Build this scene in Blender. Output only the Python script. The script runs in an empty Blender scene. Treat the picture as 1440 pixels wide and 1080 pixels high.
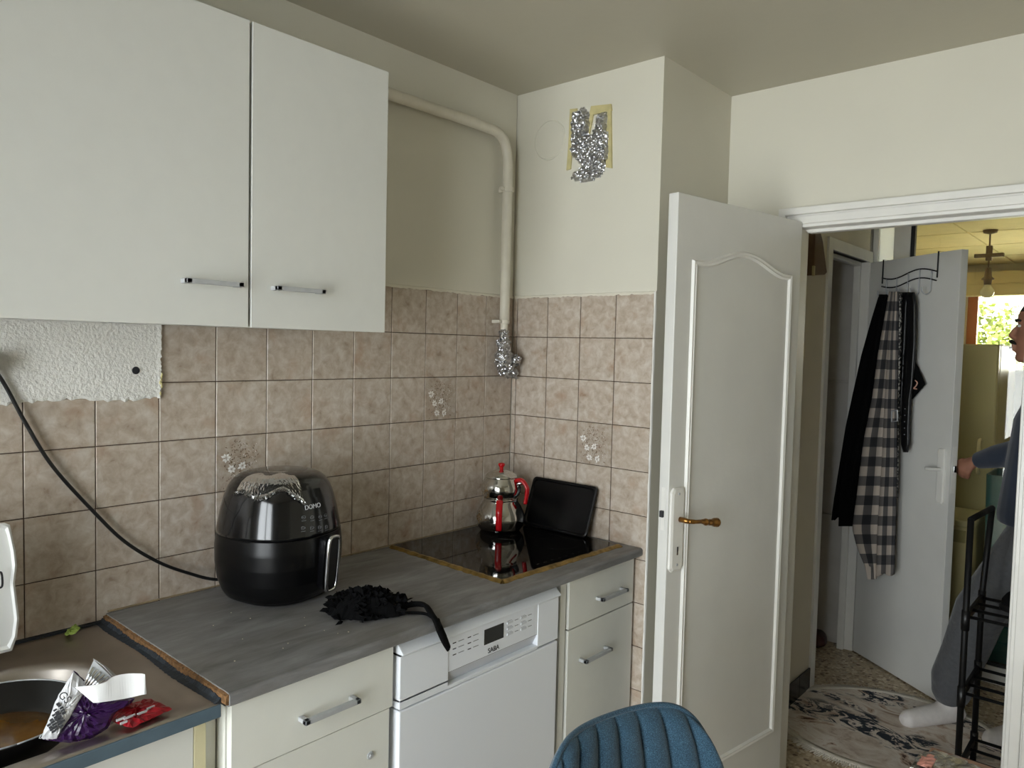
import bpy, bmesh, math, random
import numpy as np
from mathutils import Vector, Matrix, Euler
random.seed(7); np.random.seed(7)
PI = math.pi
scn = bpy.context.scene
COL = scn.collection

# ------------------------------------------------------------------ camera
FPX = 1047.316
CAM = np.array([1.91023, -2.16621, 1.56702])
EUL = (1.52153852, -0.0234241175, 0.723126069)
cd = bpy.data.cameras.new('camera'); cam = bpy.data.objects.new('camera', cd); COL.objects.link(cam)
cam.location = CAM; cam.rotation_euler = EUL
cd.sensor_width = 36; cd.lens = FPX / 1440 * 36; cd.clip_start = .05; cd.clip_end = 200
scn.camera = cam
RM = np.array(Euler(EUL, 'XYZ').to_matrix())

# ------------------------------------------------------------------ world, daylight, exposure
w = bpy.data.worlds.new('world'); scn.world = w; w.use_nodes = True
bg = w.node_tree.nodes['Background']
bg.inputs[0].default_value = (.93, .97, 1, 1); bg.inputs[1].default_value = 9.0
def portal(name, loc, rot, sx, sy):
    l = bpy.data.lights.new(name, 'AREA'); l.shape = 'RECTANGLE'; l.size = sx; l.size_y = sy
    l.cycles.is_portal = True
    o = bpy.data.objects.new(name, l); COL.objects.link(o); o.location = loc; o.rotation_euler = rot
    return o
WX0, WX1, WZ0, WZ1, WY = .55, 2.1, .08, 2.25, -3.3          # kitchen window in the wall behind the camera
portal('kitchen_window_offscreen', ((WX0+WX1)/2, WY-.02, (WZ0+WZ1)/2), (PI/2, 0, 0), WX1-WX0, WZ1-WZ0)
portal('far_window_portal', (1.7, 6.82, 1.63), (-PI/2, 0, 0), 2.8, 1.26)
sl = bpy.data.lights.new('sun_offscreen', 'SUN'); sl.energy = 120; sl.angle = math.radians(1.5); sl.color = (1, .93, .8)
so = bpy.data.objects.new('sun_offscreen', sl); COL.objects.link(so); so.rotation_euler = Vector((-.25, -1.0, -.95)).to_track_quat('-Z', 'Y').to_euler()
vs = scn.view_settings
vs.view_transform = 'Standard'; vs.look = 'None'; vs.gamma = 1; vs.use_curve_mapping = False; vs.exposure = .62

# ------------------------------------------------------------------ pixel helpers (a pixel is only a direction; planes give the distance)
def ray(x, y): return RM @ np.array([(x-720)/FPX, -(y-540)/FPX, -1.0])
def onplane(x, y, P0, n):
    d = ray(x, y); t = np.dot(np.array(P0, float)-CAM, n)/np.dot(d, n); return CAM+t*d
def PX(x, y, v): return onplane(x, y, (v, 0, 0), np.array([1., 0, 0]))
def PY(x, y, v): return onplane(x, y, (0, v, 0), np.array([0, 1., 0]))
def PZ(x, y, v): return onplane(x, y, (0, 0, v), np.array([0, 0, 1.]))

# ------------------------------------------------------------------ materials
def srgb(r, g, b):
    f = lambda c: ((c/255)/12.92 if c/255 <= .04045 else ((c/255+.055)/1.055)**2.4)
    return (f(r), f(g), f(b), 1)
def newmat(name):
    m = bpy.data.materials.new(name); m.use_nodes = True
    nt = m.node_tree; return m, nt, nt.nodes['Principled BSDF']
def coords(nt, mode='obj', scale=(1, 1, 1)):
    mp = nt.nodes.new('ShaderNodeMapping'); mp.inputs['Scale'].default_value = scale
    if mode == 'obj':
        tc = nt.nodes.new('ShaderNodeTexCoord'); nt.links.new(tc.outputs['Object'], mp.inputs[0])
    elif mode == 'uv':
        tc = nt.nodes.new('ShaderNodeTexCoord'); nt.links.new(tc.outputs['UV'], mp.inputs[0])
    else:
        g = nt.nodes.new('ShaderNodeNewGeometry'); oi = nt.nodes.new('ShaderNodeObjectInfo')
        a = nt.nodes.new('ShaderNodeVectorMath'); a.operation = 'MULTIPLY_ADD'
        cb = nt.nodes.new('ShaderNodeCombineXYZ')
        for i in range(3): nt.links.new(oi.outputs['Random'], cb.inputs[i])
        nt.links.new(cb.outputs[0], a.inputs[0]); a.inputs[1].default_value = (9.3, 17.1, 5.7)
        nt.links.new(g.outputs['Position'], a.inputs[2]); nt.links.new(a.outputs[0], mp.inputs[0])
    return mp.outputs[0]
def noise(nt, vec, scale, detail=3, rough=.5, dist=0):
    n = nt.nodes.new('ShaderNodeTexNoise'); n.inputs['Scale'].default_value = scale
    n.inputs['Detail'].default_value = detail; n.inputs['Roughness'].default_value = rough
    n.inputs['Distortion'].default_value = dist; nt.links.new(vec, n.inputs['Vector']); return n.outputs[0]
def ramp(nt, fac, stops, interp='LINEAR'):
    r = nt.nodes.new('ShaderNodeValToRGB'); r.color_ramp.interpolation = interp
    el = r.color_ramp.elements
    while len(el) < len(stops): el.new(.5)
    for e, (p, c) in zip(el, stops): e.position = p; e.color = c
    nt.links.new(fac, r.inputs[0]); return r.outputs[0]
def mix(nt, fac, a, b, mode='MIX'):
    m = nt.nodes.new('ShaderNodeMix'); m.data_type = 'RGBA'; m.blend_type = mode
    for k, v in ((0, fac), (6, a), (7, b)):
        if hasattr(v, 'links') or isinstance(v, bpy.types.NodeSocket): nt.links.new(v, m.inputs[k])
        else: m.inputs[k].default_value = v
    return m.outputs[2]
def bump(nt, bsdf, h, strength=.2, dist=.002):
    b = nt.nodes.new('ShaderNodeBump'); b.inputs['Strength'].default_value = strength; b.inputs['Distance'].default_value = dist
    nt.links.new(h, b.inputs['Height']); nt.links.new(b.outputs[0], bsdf.inputs['Normal'])
def mat(name, col, rough=.5, metal=0, var=.06, vscale=8, bmp=0, bscale=200, bdist=.001, spec=None, stretch=(1, 1, 1), coat=0, sheen=0):
    m, nt, b = newmat(name)
    b.inputs['Roughness'].default_value = rough; b.inputs['Metallic'].default_value = metal
    v = coords(nt, 'obj', stretch)
    if var:
        n = noise(nt, v, vscale, 4)
        d = tuple(max(0, c*(1-var*2)) for c in col[:3])+(1,); l = tuple(min(1, c*(1+var)) for c in col[:3])+(1,)
        nt.links.new(ramp(nt, n, [(.25, d), (.6, col), (.85, l)]), b.inputs['Base Color'])
    else: b.inputs['Base Color'].default_value = col
    if bmp: bump(nt, b, noise(nt, v, bscale, 3), bmp, bdist)
    if spec is not None: b.inputs['Specular IOR Level'].default_value = spec
    if coat: b.inputs['Coat Weight'].default_value = coat
    if sheen: b.inputs['Sheen Weight'].default_value = sheen
    return m

MT = {}
MT['paint'] = mat('cream_wall_paint', srgb(217, 213, 198), .55, var=.025, vscale=2.5, bmp=.25, bscale=45, bdist=.002)
MT['ceiling'] = mat('ceiling_paint', srgb(190, 185, 168), .5, var=.03, vscale=1.5, bmp=.2, bscale=30, bdist=.003)
MT['hallpaint'] = mat('hall_paint', srgb(226, 217, 196), .6, var=.03, vscale=3, bmp=.25, bscale=60)
MT['plaster'] = mat('rough_white_plaster', srgb(232, 230, 224), .6, var=.02, bmp=.9, bscale=130, bdist=.004)
MT['doorpaint'] = mat('white_gloss_door_paint', srgb(218, 217, 212), .32, var=.025, vscale=6, bmp=.3, bscale=26, bdist=.0025)
MT['trim'] = mat('white_trim_paint', srgb(230, 228, 222), .35, var=.03, vscale=12, bmp=.2, bscale=60)
MT['laminate'] = mat('white_laminate', srgb(216, 216, 210), .38, var=.012, vscale=20)
MT['laminate2'] = mat('offwhite_laminate', srgb(222, 222, 214), .42, var=.015, vscale=15)
MT['edgecream'] = mat('cream_edge_band', srgb(214, 206, 168), .5)
MT['dwwhite'] = mat('white_enamel', srgb(230, 233, 238), .3, var=0)
MT['dwrec'] = mat('white_recess_plastic', srgb(205, 207, 212), .45, var=0)
MT['alu'] = mat('brushed_aluminium', srgb(184, 186, 188), .4, .25, var=.04, vscale=60)
MT['steel'] = mat('worn_stainless', srgb(186, 178, 170), .38, 1, var=.1, vscale=9, bmp=.08, bscale=60)
MT['polish'] = mat('polished_steel', srgb(205, 203, 198), .1, 1, var=.03)
MT['chrome'] = mat('chrome', srgb(215, 216, 218), .12, 1, var=0)
MT['black'] = mat('black_plastic', srgb(14, 14, 16), .4, var=0)
MT['gloss'] = mat('glossy_black_plastic', srgb(9, 9, 11), .16, var=0, coat=.3)
MT['satin'] = mat('satin_black_plastic', srgb(7, 7, 8), .3, var=0, spec=.3)
MT['blackmetal'] = mat('black_powder_coat', srgb(12, 12, 13), .5, var=0, spec=.3)
MT['glass_black'] = mat('black_ceramic_glass', srgb(7, 6, 6), .035, var=0)
MT['red'] = mat('red_handle_plastic', srgb(176, 12, 20), .25, var=0)
MT['gold'] = mat('gold_foil_tape', srgb(158, 130, 72), .36, .7, var=.3, vscale=40, bmp=.6, bscale=150)
MT['brass'] = mat('aged_brass', srgb(160, 116, 62), .28, 1, var=.1, vscale=50)
MT['chip'] = mat('raw_chipboard', srgb(120, 86, 50), .9, var=.34, vscale=110, bmp=.8, bscale=150, bdist=.003)
MT['darkgap'] = mat('dark_blue_sealant', srgb(36, 43, 50), .6, var=.3, vscale=60, bmp=.5, bscale=90)
MT['fascia'] = mat('blue_grey_fascia', srgb(84, 102, 114), .4, var=.15, vscale=12)
MT['grout'] = mat('brown_grout', srgb(78, 62, 50), .9, var=.1)
MT['tape'] = mat('yellowed_tape', srgb(204, 192, 140), .5, var=.1, vscale=30)
MT['tapedull'] = mat('tan_sealant', srgb(150, 132, 104), .6, var=.2, vscale=40)
MT['pipe'] = mat('cream_painted_pipe', srgb(222, 216, 200), .4, var=.04, vscale=20)
MT['orange'] = mat('orange_wood', srgb(196, 116, 66), .5)
MT['white'] = mat('white_plastic', srgb(236, 236, 232), .35, var=.01)
MT['ink'] = mat('dark_ink', srgb(40, 40, 44), .6, var=0)
MT['lightink'] = mat('pale_ink', srgb(200, 202, 206), .5, var=0)
MT['dimink'] = mat('dim_ink', srgb(120, 122, 126), .5, var=0)
MT['screen'] = mat('dark_display', srgb(12, 14, 17), .12, var=0)
MT['skin'] = mat('skin', srgb(160, 112, 90), .5, var=.08, vscale=30)
MT['hair'] = mat('black_hair', srgb(22, 19, 18), .55, var=.1, vscale=60, bmp=.5, bscale=300)
MT['navy'] = mat('navy_jersey', srgb(40, 50, 68), .9, var=.08, vscale=40, bmp=.4, bscale=400, sheen=.2)
MT['greycloth'] = mat('grey_tracksuit', srgb(88, 89, 92), .95, var=.08, vscale=60, bmp=.7, bscale=16, bdist=.02, sheen=.2)
MT['sock'] = mat('white_sock', srgb(226, 220, 216), .95, var=.04, vscale=60, bmp=.6, bscale=300)
MT['blackcloth'] = mat('black_cloth', srgb(8, 8, 9), .95, var=.1, vscale=50, bmp=.4, bscale=250, spec=.15)
MT['leather'] = mat('black_leather', srgb(14, 14, 15), .38, var=.1, bmp=.2, bscale=300)
MT['purple'] = mat('purple_foil_film', srgb(50, 20, 68), .25, var=.2, vscale=20, bmp=.5, bscale=60, bdist=.004)
MT['bagwhite'] = mat('white_foil_film', srgb(214, 214, 216), .3, var=.05, bmp=.5, bscale=60, bdist=.003)
MT['redfilm'] = mat('red_foil_film', srgb(158, 18, 32), .28, var=.2, vscale=30, bmp=.5, bscale=80, bdist=.003)
MT['card'] = mat('white_card', srgb(222, 222, 222), .6, var=.02)
MT['leaf'] = mat('pale_green_leaf', srgb(150, 170, 80), .5, var=.2, vscale=60)
MT['brown'] = mat('brown_card', srgb(112, 88, 66), .65, var=.1)
MT['tabletop'] = mat('brown_table_top', srgb(150, 112, 92), .35, var=.1, vscale=6)
MT['darkwood'] = mat('dark_cabinet', srgb(48, 52, 46), .5)
MT['fridge'] = mat('backlit_olive_enamel', srgb(176, 172, 142), .35, var=.02)  # olive of a pale fridge seen against the light, put into its colour
MT['washer'] = mat('cream_enamel', srgb(226, 222, 196), .3, var=.02)
MT['teal'] = mat('teal_plastic', srgb(20, 92, 110), .4)
MT['redbrown'] = mat('dark_red_leather', srgb(66, 30, 26), .4)
MT['basetile'] = mat('black_glazed_tile', srgb(26, 26, 28), .25, var=.1)
MT['bark'] = mat('bark', srgb(88, 70, 52), .9, var=.2)
MT['foliage'] = mat('tree_foliage', srgb(104, 118, 52), .7, var=.35, vscale=2.5)
MT['ground'] = mat('outdoor_ground', srgb(96, 104, 78), .95, var=.2, vscale=.3)
MT['grease'] = mat('brown_grease', srgb(124, 84, 30), .12, var=.35, vscale=16)
MT['pan'] = mat('black_nonstick', srgb(17, 16, 16), .28, var=.2, vscale=40)
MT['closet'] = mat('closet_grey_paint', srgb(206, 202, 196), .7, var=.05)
MT['crumb'] = mat('crumbs', srgb(214, 206, 186), .8)
MT['bulb'] = mat('pearl_bulb', srgb(240, 236, 224), .2, var=0)
MT['yellowpaper'] = mat('yellowed_woodchip_paper', srgb(240, 228, 184), .7, var=.04, vscale=8, bmp=.8, bscale=50, bdist=.006)
MT['blind'] = mat('cream_blind_box', srgb(238, 224, 180), .5, var=.02)

def tile_mat(name, tint, decor=False, warm=1):
    m, nt, b = newmat(name); b.inputs['Roughness'].default_value = .3
    v = coords(nt, 'rand')
    n1 = noise(nt, v, 34, 5, .6, .4); n2 = noise(nt, v, 13, 3, .5)
    c = ramp(nt, n1, [(.28, srgb(168*tint, 150*tint, 132*tint)), (.5, srgb(190*tint, 176*tint, 160*tint)), (.72, srgb(210*tint, 201*tint, 190*tint))])
    if warm != 1: c = mix(nt, 1, c, (1, warm, warm*warm, 1), 'MULTIPLY')
    c2 = ramp(nt, n2, [(.58, (0, 0, 0, 1)), (.82, (.7, .7, .7, 1))])
    c = mix(nt, c2, c, srgb(166, 132, 104))
    if decor:
        n3 = noise(nt, v, 90, 4, .7)
        c = mix(nt, ramp(nt, n3, [(.45, (0, 0, 0, 1)), (.7, (.45, .45, .45, 1))]), c, srgb(150, 128, 104))
    nt.links.new(c, b.inputs['Base Color'])
    r = ramp(nt, n1, [(.2, (.24,)*3+(1,)), (.8, (.42,)*3+(1,))]); nt.links.new(r, b.inputs['Roughness'])
    bump(nt, b, n1, .12, .002); return m
MT['tile'] = tile_mat('mottled_beige_tile', .98)
MT['tiledecor'] = tile_mat('printed_beige_tile', .93, True)

def counter_mat():
    m, nt, b = newmat('grey_concrete_laminate'); v = coords(nt, 'obj', (5, 1.2, 5)); v2 = coords(nt, 'obj')
    n = noise(nt, v, 5, 6, .62, .5); n2 = noise(nt, v2, 4, 3)
    c = ramp(nt, n, [(.25, srgb(96, 95, 94)), (.5, srgb(125, 124, 124)), (.75, srgb(150, 150, 150))])
    c = mix(nt, ramp(nt, n2, [(.5, (0, 0, 0, 1)), (.8, (.5, .5, .5, 1))]), c, srgb(112, 105, 96))
    nt.links.new(c, b.inputs['Base Color']); b.inputs['Roughness'].default_value = .48
    bump(nt, b, noise(nt, v, 120, 2), .1, .001); return m
MT['counter'] = counter_mat()
def terrazzo():
    m, nt, b = newmat('beige_terrazzo'); v = coords(nt, 'obj')
    vo = nt.nodes.new('ShaderNodeTexVoronoi'); vo.inputs['Scale'].default_value = 62; nt.links.new(v, vo.inputs['Vector'])
    vo2 = nt.nodes.new('ShaderNodeTexVoronoi'); vo2.inputs['Scale'].default_value = 62; vo2.feature = 'DISTANCE_TO_EDGE'; nt.links.new(v, vo2.inputs['Vector'])
    sp = nt.nodes.new('ShaderNodeSeparateColor'); nt.links.new(vo.outputs['Color'], sp.inputs[0])
    c = ramp(nt, sp.outputs[0], [(0, srgb(140, 116, 88)), (.25, srgb(180, 158, 126)), (.55, srgb(206, 190, 160)), (.8, srgb(224, 212, 188)), (.95, srgb(110, 86, 66))])
    e = ramp(nt, vo2.outputs['Distance'], [(.03, (1, 1, 1, 1)), (.12, (0, 0, 0, 1))])
    nt.links.new(mix(nt, e, c, srgb(188, 170, 140)), b.inputs['Base Color']); b.inputs['Roughness'].default_value = .4; return m
MT['terrazzo'] = terrazzo()
def rug_mat():
    m, nt, b = newmat('abstract_marble_pile'); v = coords(nt, 'obj', (1, 1.6, 1))
    n1 = noise(nt, v, 4.5, 6, .62, 1.6); n2 = noise(nt, v, 7, 7, .68, 2.6); n3 = noise(nt, v, 2.6, 2, .5, .4)
    c = ramp(nt, n1, [(.3, srgb(170, 146, 128)), (.42, srgb(214, 200, 186)), (.55, srgb(232, 224, 214)), (.62, srgb(196, 172, 152))])
    k = ramp(nt, n2, [(.49, (0, 0, 0, 1)), (.52, (1, 1, 1, 1))])
    k2 = ramp(nt, n3, [(.52, (0, 0, 0, 1)), (.56, (1, 1, 1, 1))])
    c = mix(nt, mix(nt, 1, k, k2, 'MULTIPLY'), c, srgb(46, 52, 62))
    k3 = ramp(nt, n1, [(.64, (0, 0, 0, 1)), (.67, (1, 1, 1, 1))]); c = mix(nt, k3, c, srgb(94, 70, 58))
    nt.links.new(c, b.inputs['Base Color']); b.inputs['Roughness'].default_value = .95
    bump(nt, b, noise(nt, v, 260, 2), .6, .003); return m
MT['rug'] = rug_mat(); MT['rugedge'] = mat('cream_rug_pile', srgb(214, 206, 192), .95, var=.06, vscale=50, bmp=.8, bscale=220, bdist=.004)
def foil_mat():
    m, nt, b = newmat('crinkled_aluminium_foil'); v = coords(nt, 'obj')
    b.inputs['Base Color'].default_value = srgb(196, 196, 198); b.inputs['Metallic'].default_value = 1; b.inputs['Roughness'].default_value = .28
    vo = nt.nodes.new('ShaderNodeTexVoronoi'); vo.inputs['Scale'].default_value = 95; nt.links.new(v, vo.inputs['Vector'])
    bump(nt, b, vo.outputs['Distance'], 1, .006); return m
MT['foil'] = foil_mat()
def check_mat():
    m, nt, b = newmat('grey_buffalo_check_wool'); v = coords(nt, 'uv')
    def stripes(axis, scale):
        sx = nt.nodes.new('ShaderNodeSeparateXYZ'); nt.links.new(v, sx.inputs[0])
        mu = nt.nodes.new('ShaderNodeMath'); mu.operation = 'MULTIPLY'; mu.inputs[1].default_value = scale; nt.links.new(sx.outputs[axis], mu.inputs[0])
        fr = nt.nodes.new('ShaderNodeMath'); fr.operation = 'FRACT'; nt.links.new(mu.outputs[0], fr.inputs[0])
        g = nt.nodes.new('ShaderNodeMath'); g.operation = 'GREATER_THAN'; g.inputs[1].default_value = .5; nt.links.new(fr.outputs[0], g.inputs[0]); return g.outputs[0]
    a, c = stripes(0, 1.7), stripes(1, 14.5)
    ad = nt.nodes.new('ShaderNodeMath'); ad.operation = 'ADD'; nt.links.new(a, ad.inputs[0]); nt.links.new(c, ad.inputs[1])
    dv = nt.nodes.new('ShaderNodeMath'); dv.operation = 'MULTIPLY'; dv.inputs[1].default_value = .5; nt.links.new(ad.outputs[0], dv.inputs[0])
    cc = ramp(nt, dv.outputs[0], [(0, srgb(196, 184, 172)), (.45, srgb(104, 100, 98)), (.9, srgb(52, 52, 55))], 'CONSTANT')
    nt.links.new(cc, b.inputs['Base Color']); b.inputs['Roughness'].default_value = .95
    bump(nt, b, noise(nt, coords(nt, 'obj'), 420, 2), .5, .002); return m
MT['check'] = check_mat()
def fabric_mat():
    m, nt, b = newmat('teal_blue_tweed'); v = coords(nt, 'obj')
    n = noise(nt, v, 520, 3, .7); n2 = noise(nt, v, 30, 3)
    c = ramp(nt, n, [(.32, srgb(14, 38, 54)), (.5, srgb(36, 72, 94)), (.7, srgb(84, 120, 140))])
    nt.links.new(mix(nt, ramp(nt, n2, [(.3, (.25,)*3+(1,)), (.7, (0, 0, 0, 1))]), c, srgb(24, 50, 68)), b.inputs['Base Color'])
    b.inputs['Roughness'].default_value = .9; b.inputs['Sheen Weight'].default_value = .25
    bump(nt, b, n, .6, .0015); return m
MT['tweed'] = fabric_mat()
def clear_mat(name, tint, gloss=.12, rough=.05):
    m = bpy.data.materials.new(name); m.use_nodes = True; nt = m.node_tree; nt.nodes.clear()
    o = nt.nodes.new('ShaderNodeOutputMaterial'); t = nt.nodes.new('ShaderNodeBsdfTransparent'); t.inputs[0].default_value = tint
    g = nt.nodes.new('ShaderNodeBsdfGlossy'); g.inputs['Roughness'].default_value = rough
    f = nt.nodes.new('ShaderNodeFresnel'); f.inputs['IOR'].default_value = 1.5
    ad = nt.nodes.new('ShaderNodeMath'); ad.operation = 'ADD'; ad.inputs[1].default_value = gloss; ad.use_clamp = True
    nt.links.new(f.outputs[0], ad.inputs[0])
    mx = nt.nodes.new('ShaderNodeMixShader'); nt.links.new(ad.outputs[0], mx.inputs[0]); nt.links.new(t.outputs[0], mx.inputs[1]); nt.links.new(g.outputs[0], mx.inputs[2])
    nt.links.new(mx.outputs[0], o.inputs[0]); return m
MT['clear'] = clear_mat('clear_plastic_film', (.97, .97, .97, 1), .0, .1)
MT['cleared'] = clear_mat('crinkled_film_edge', (.9, .9, .9, 1), .1, .1)
MT['amber'] = clear_mat('amber_tinted_glass', (.98, .955, .86, 1), 0, .01)
MT['pane'] = clear_mat('window_glass', (.97, .98, .98, 1), 0, .01)
def frosted():
    m = bpy.data.materials.new('frosted_glass'); m.use_nodes = True; nt = m.node_tree; nt.nodes.clear()
    o = nt.nodes.new('ShaderNodeOutputMaterial'); t = nt.nodes.new('ShaderNodeBsdfTranslucent'); t.inputs[0].default_value = (.95, .96, .97, 1)
    nt.links.new(t.outputs[0], o.inputs[0]); return m
MT['frost'] = frosted()

# ------------------------------------------------------------------ mesh helpers
class MB:
    def __init__(s): s.v = []; s.f = []; s.uv = None
    def add(s, vs, fs):
        o = len(s.v); s.v += [tuple(float(c) for c in q) for q in vs]; s.f += [tuple(i+o for i in f) for f in fs]; return s
    def box(s, lo, hi, T=None):
        (a, b, c), (d, e, f) = lo, hi
        vs = [(a, b, c), (d, b, c), (d, e, c), (a, e, c), (a, b, f), (d, b, f), (d, e, f), (a, e, f)]
        if T is not None: vs = [T @ Vector(q) for q in vs]
        return s.add(vs, [(0, 3, 2, 1), (4, 5, 6, 7), (0, 1, 5, 4), (1, 2, 6, 5), (2, 3, 7, 6), (3, 0, 4, 7)])
    def loft(s, rings, cap=True, closed=True):
        n = len(rings[0]); vs = [q for r in rings for q in r]; fs = []
        for i in range(len(rings)-1):
            for j in range(n if closed else n-1):
                k = (j+1) % n; fs.append((i*n+j, i*n+k, (i+1)*n+k, (i+1)*n+j))
        if cap and closed: fs += [tuple(range(n-1, -1, -1)), tuple((len(rings)-1)*n+j for j in range(n))]
        return s.add(vs, fs)
    def tube(s, pts, r, n=10, squash=1.0):
        pts = [Vector(q) for q in pts]; rs = r if isinstance(r, (list, tuple)) else [r]*len(pts)
        rings = []; up = None
        for i, q in enumerate(pts):
            t = (pts[min(i+1, len(pts)-1)]-pts[max(i-1, 0)]).normalized()
            if up is None: up = t.orthogonal().normalized()
            up = (up-t*up.dot(t)); up = up.normalized() if up.length > 1e-6 else t.orthogonal().normalized()
            bi = t.cross(up)
            rings.append([q+(up*math.cos(2*PI*j/n)+bi*math.sin(2*PI*j/n)*squash)*rs[i] for j in range(n)])
        return s.loft(rings)
    def lathe(s, prof, c=(0, 0, 0), n=32, T=None, cap=True):
        rings = [[Vector((c[0]+r*math.cos(2*PI*j/n), c[1]+r*math.sin(2*PI*j/n), c[2]+z)) for j in range(n)] for r, z in prof]
        if T is not None: rings = [[T @ q for q in r] for r in rings]
        return s.loft(rings, cap=cap)
    def ell(s, c, r, n=16, m=10, T=None):
        return s.lathe_e(c, r, n, m, T)
    def lathe_e(s, c, r, n, m, T=None):
        rings = []
        for i in range(m+1):
            a = -PI/2+PI*i/m; cr = max(math.cos(a), .02)
            ring = [Vector((r[0]*cr*math.cos(2*PI*j/n), r[1]*cr*math.sin(2*PI*j/n), r[2]*math.sin(a))) for j in range(n)]
            if T is not None: ring = [T.to_3x3() @ q for q in ring]
            rings.append([Vector(c)+q for q in ring])
        return s.loft(rings)
    def prism(s, poly, d):
        d = Vector(d); a = [Vector(q) for q in poly]; return s.loft([a, [q+d for q in a]])
    def strip(s, a, b, th):
        "ribbon between two polylines a,b with thickness vector list/const th"
        n = len(a); A = [Vector(q) for q in a]; B = [Vector(q) for q in b]; t = Vector(th)
        return s.loft([[A[i], B[i], B[i]+t, A[i]+t] for i in range(n)])
def obj(name, mb, m, parent=None, smooth=False, bevel=0, sub=0, seg=2, recalc=True):
    me = bpy.data.meshes.new(name); me.from_pydata(mb.v, [], mb.f)
    if recalc:
        bm = bmesh.new(); bm.from_mesh(me); bmesh.ops.recalc_face_normals(bm, faces=bm.faces); bm.to_mesh(me); bm.free()
    if mb.uv:
        ul = me.uv_layers.new(name='UVMap')
        for lp in me.loops: ul.data[lp.index].uv = mb.uv[lp.vertex_index]
    o = bpy.data.objects.new(name, me); COL.objects.link(o)
    me.materials.append(MT[m] if isinstance(m, str) else m)
    if smooth:
        for p in me.polygons: p.use_smooth = True
    if bevel:
        b = o.modifiers.new('bevel', 'BEVEL'); b.width = bevel; b.segments = seg; b.limit_method = 'ANGLE'; b.angle_limit = .6
        for p in me.polygons: p.use_smooth = True
        o.modifiers.new('wn', 'WEIGHTED_NORMAL')
    if sub:
        q = o.modifiers.new('sub', 'SUBSURF'); q.levels = sub; q.render_levels = sub
    if parent: setpar(o, parent)
    return o
def setpar(o, par):
    o.parent = par; o.matrix_parent_inverse = par.matrix_basis.inverted()
def tag(o, label, cat, group=None, kind=None):
    o['label'] = label; o['category'] = cat
    if group: o['group'] = group
    if kind: o['kind'] = kind
    return o
def thing(name, label, cat, loc=(0, 0, 0), group=None, kind=None):
    o = bpy.data.objects.new(name, None); COL.objects.link(o); o.location = loc; o.empty_display_size = .05
    return tag(o, label, cat, group, kind)
def box(name, lo, hi, m, parent=None, bevel=0, **k): return obj(name, MB().box(lo, hi), m, parent, bevel=bevel, **k)
def struct(name, mb, m, label, cat, **k): return tag(obj(name, mb, m, **k), label, cat, kind='structure')
def pillow(pts, normal, front, back=None, rings=6, crumple=0, seed=1, N=48):
    "closed lump over a star-shaped outline; bulges by front/back along +-normal"
    rnd = np.random.RandomState(seed); pts = [np.array(q, float) for q in pts]; nrm = np.array(normal, float); nrm /= np.linalg.norm(nrm)
    per = [np.linalg.norm(pts[(i+1) % len(pts)]-pts[i]) for i in range(len(pts))]; tot = sum(per); out = []
    for k in range(N):
        d = tot*k/N; i = 0
        while d > per[i]: d -= per[i]; i += 1
        out.append(pts[i]+(pts[(i+1) % len(pts)]-pts[i])*d/per[i])
    c = sum(out)/N; back = front if back is None else back; mb = MB()
    def ring(s, h): return [c+(q-c)*s+nrm*(h+(rnd.randn()*crumple if s < .98 else 0))+(rnd.randn(3)*crumple*.4) for q in out]
    R = []
    for i in range(rings): s = .05+.95*i/rings; R.append(ring(s, -back*math.sqrt(1-s*s)))
    R.append(ring(1, 0))
    for i in range(rings-1, -1, -1): s = .05+.95*i/rings; R.append(ring(s, front*math.sqrt(1-s*s)))
    mb.loft(R); return mb
def bez(pts, n=8):
    "Catmull-Rom through points"
    P = [np.array(q, float) for q in pts]; P = [2*P[0]-P[1]]+P+[2*P[-1]-P[-2]]; out = []
    for i in range(1, len(P)-2):
        for k in range(n):
            t = k/n; a, b, c, d = P[i-1:i+3]
            out.append(.5*(2*b+(c-a)*t+(2*a-5*b+4*c-d)*t*t+(3*b-a-3*c+d)*t**3))
    out.append(P[-2]); return [tuple(q) for q in out]
def text(name, s, size, M, m, parent, depth=.0004):
    cu = bpy.data.curves.new(name, 'FONT'); cu.body = s; cu.size = size; cu.extrude = depth; cu.align_x = 'CENTER'; cu.align_y = 'CENTER'
    t = bpy.data.objects.new(name, cu); COL.objects.link(t)
    dg = bpy.context.evaluated_depsgraph_get(); me = bpy.data.meshes.new_from_object(t.evaluated_get(dg))
    bpy.data.objects.remove(t); me.transform(M); me.materials.clear(); me.materials.append(MT[m])
    o = bpy.data.objects.new(name, me); COL.objects.link(o); setpar(o, parent); return o
def frame(o, x, y, z):
    M = Matrix.Identity(4)
    for i in range(3): M[i][0], M[i][1], M[i][2], M[i][3] = x[i], y[i], z[i], o[i]
    return M
FX = lambda o: frame(o, (0, 1, 0), (0, 0, 1), (1, 0, 0))          # lettering on a face that looks along +x

# ================================================================== THE SETTING
CZ = 2.527; XR = 3.3; CX = .628; WD = .5
T = .15
# --- floor, ceiling
struct('floor', MB().box((-.2, -3.5, -.12), (XR+.2, 7.0, 0)), 'terrazzo', 'beige speckled terrazzo floor running through kitchen and hall', 'floor')
struct('ceiling', MB().box((-.2, -3.5, CZ), (XR+.2, 2.06, CZ+.12)), 'ceiling', 'plain off-white painted kitchen ceiling', 'ceiling')
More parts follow.
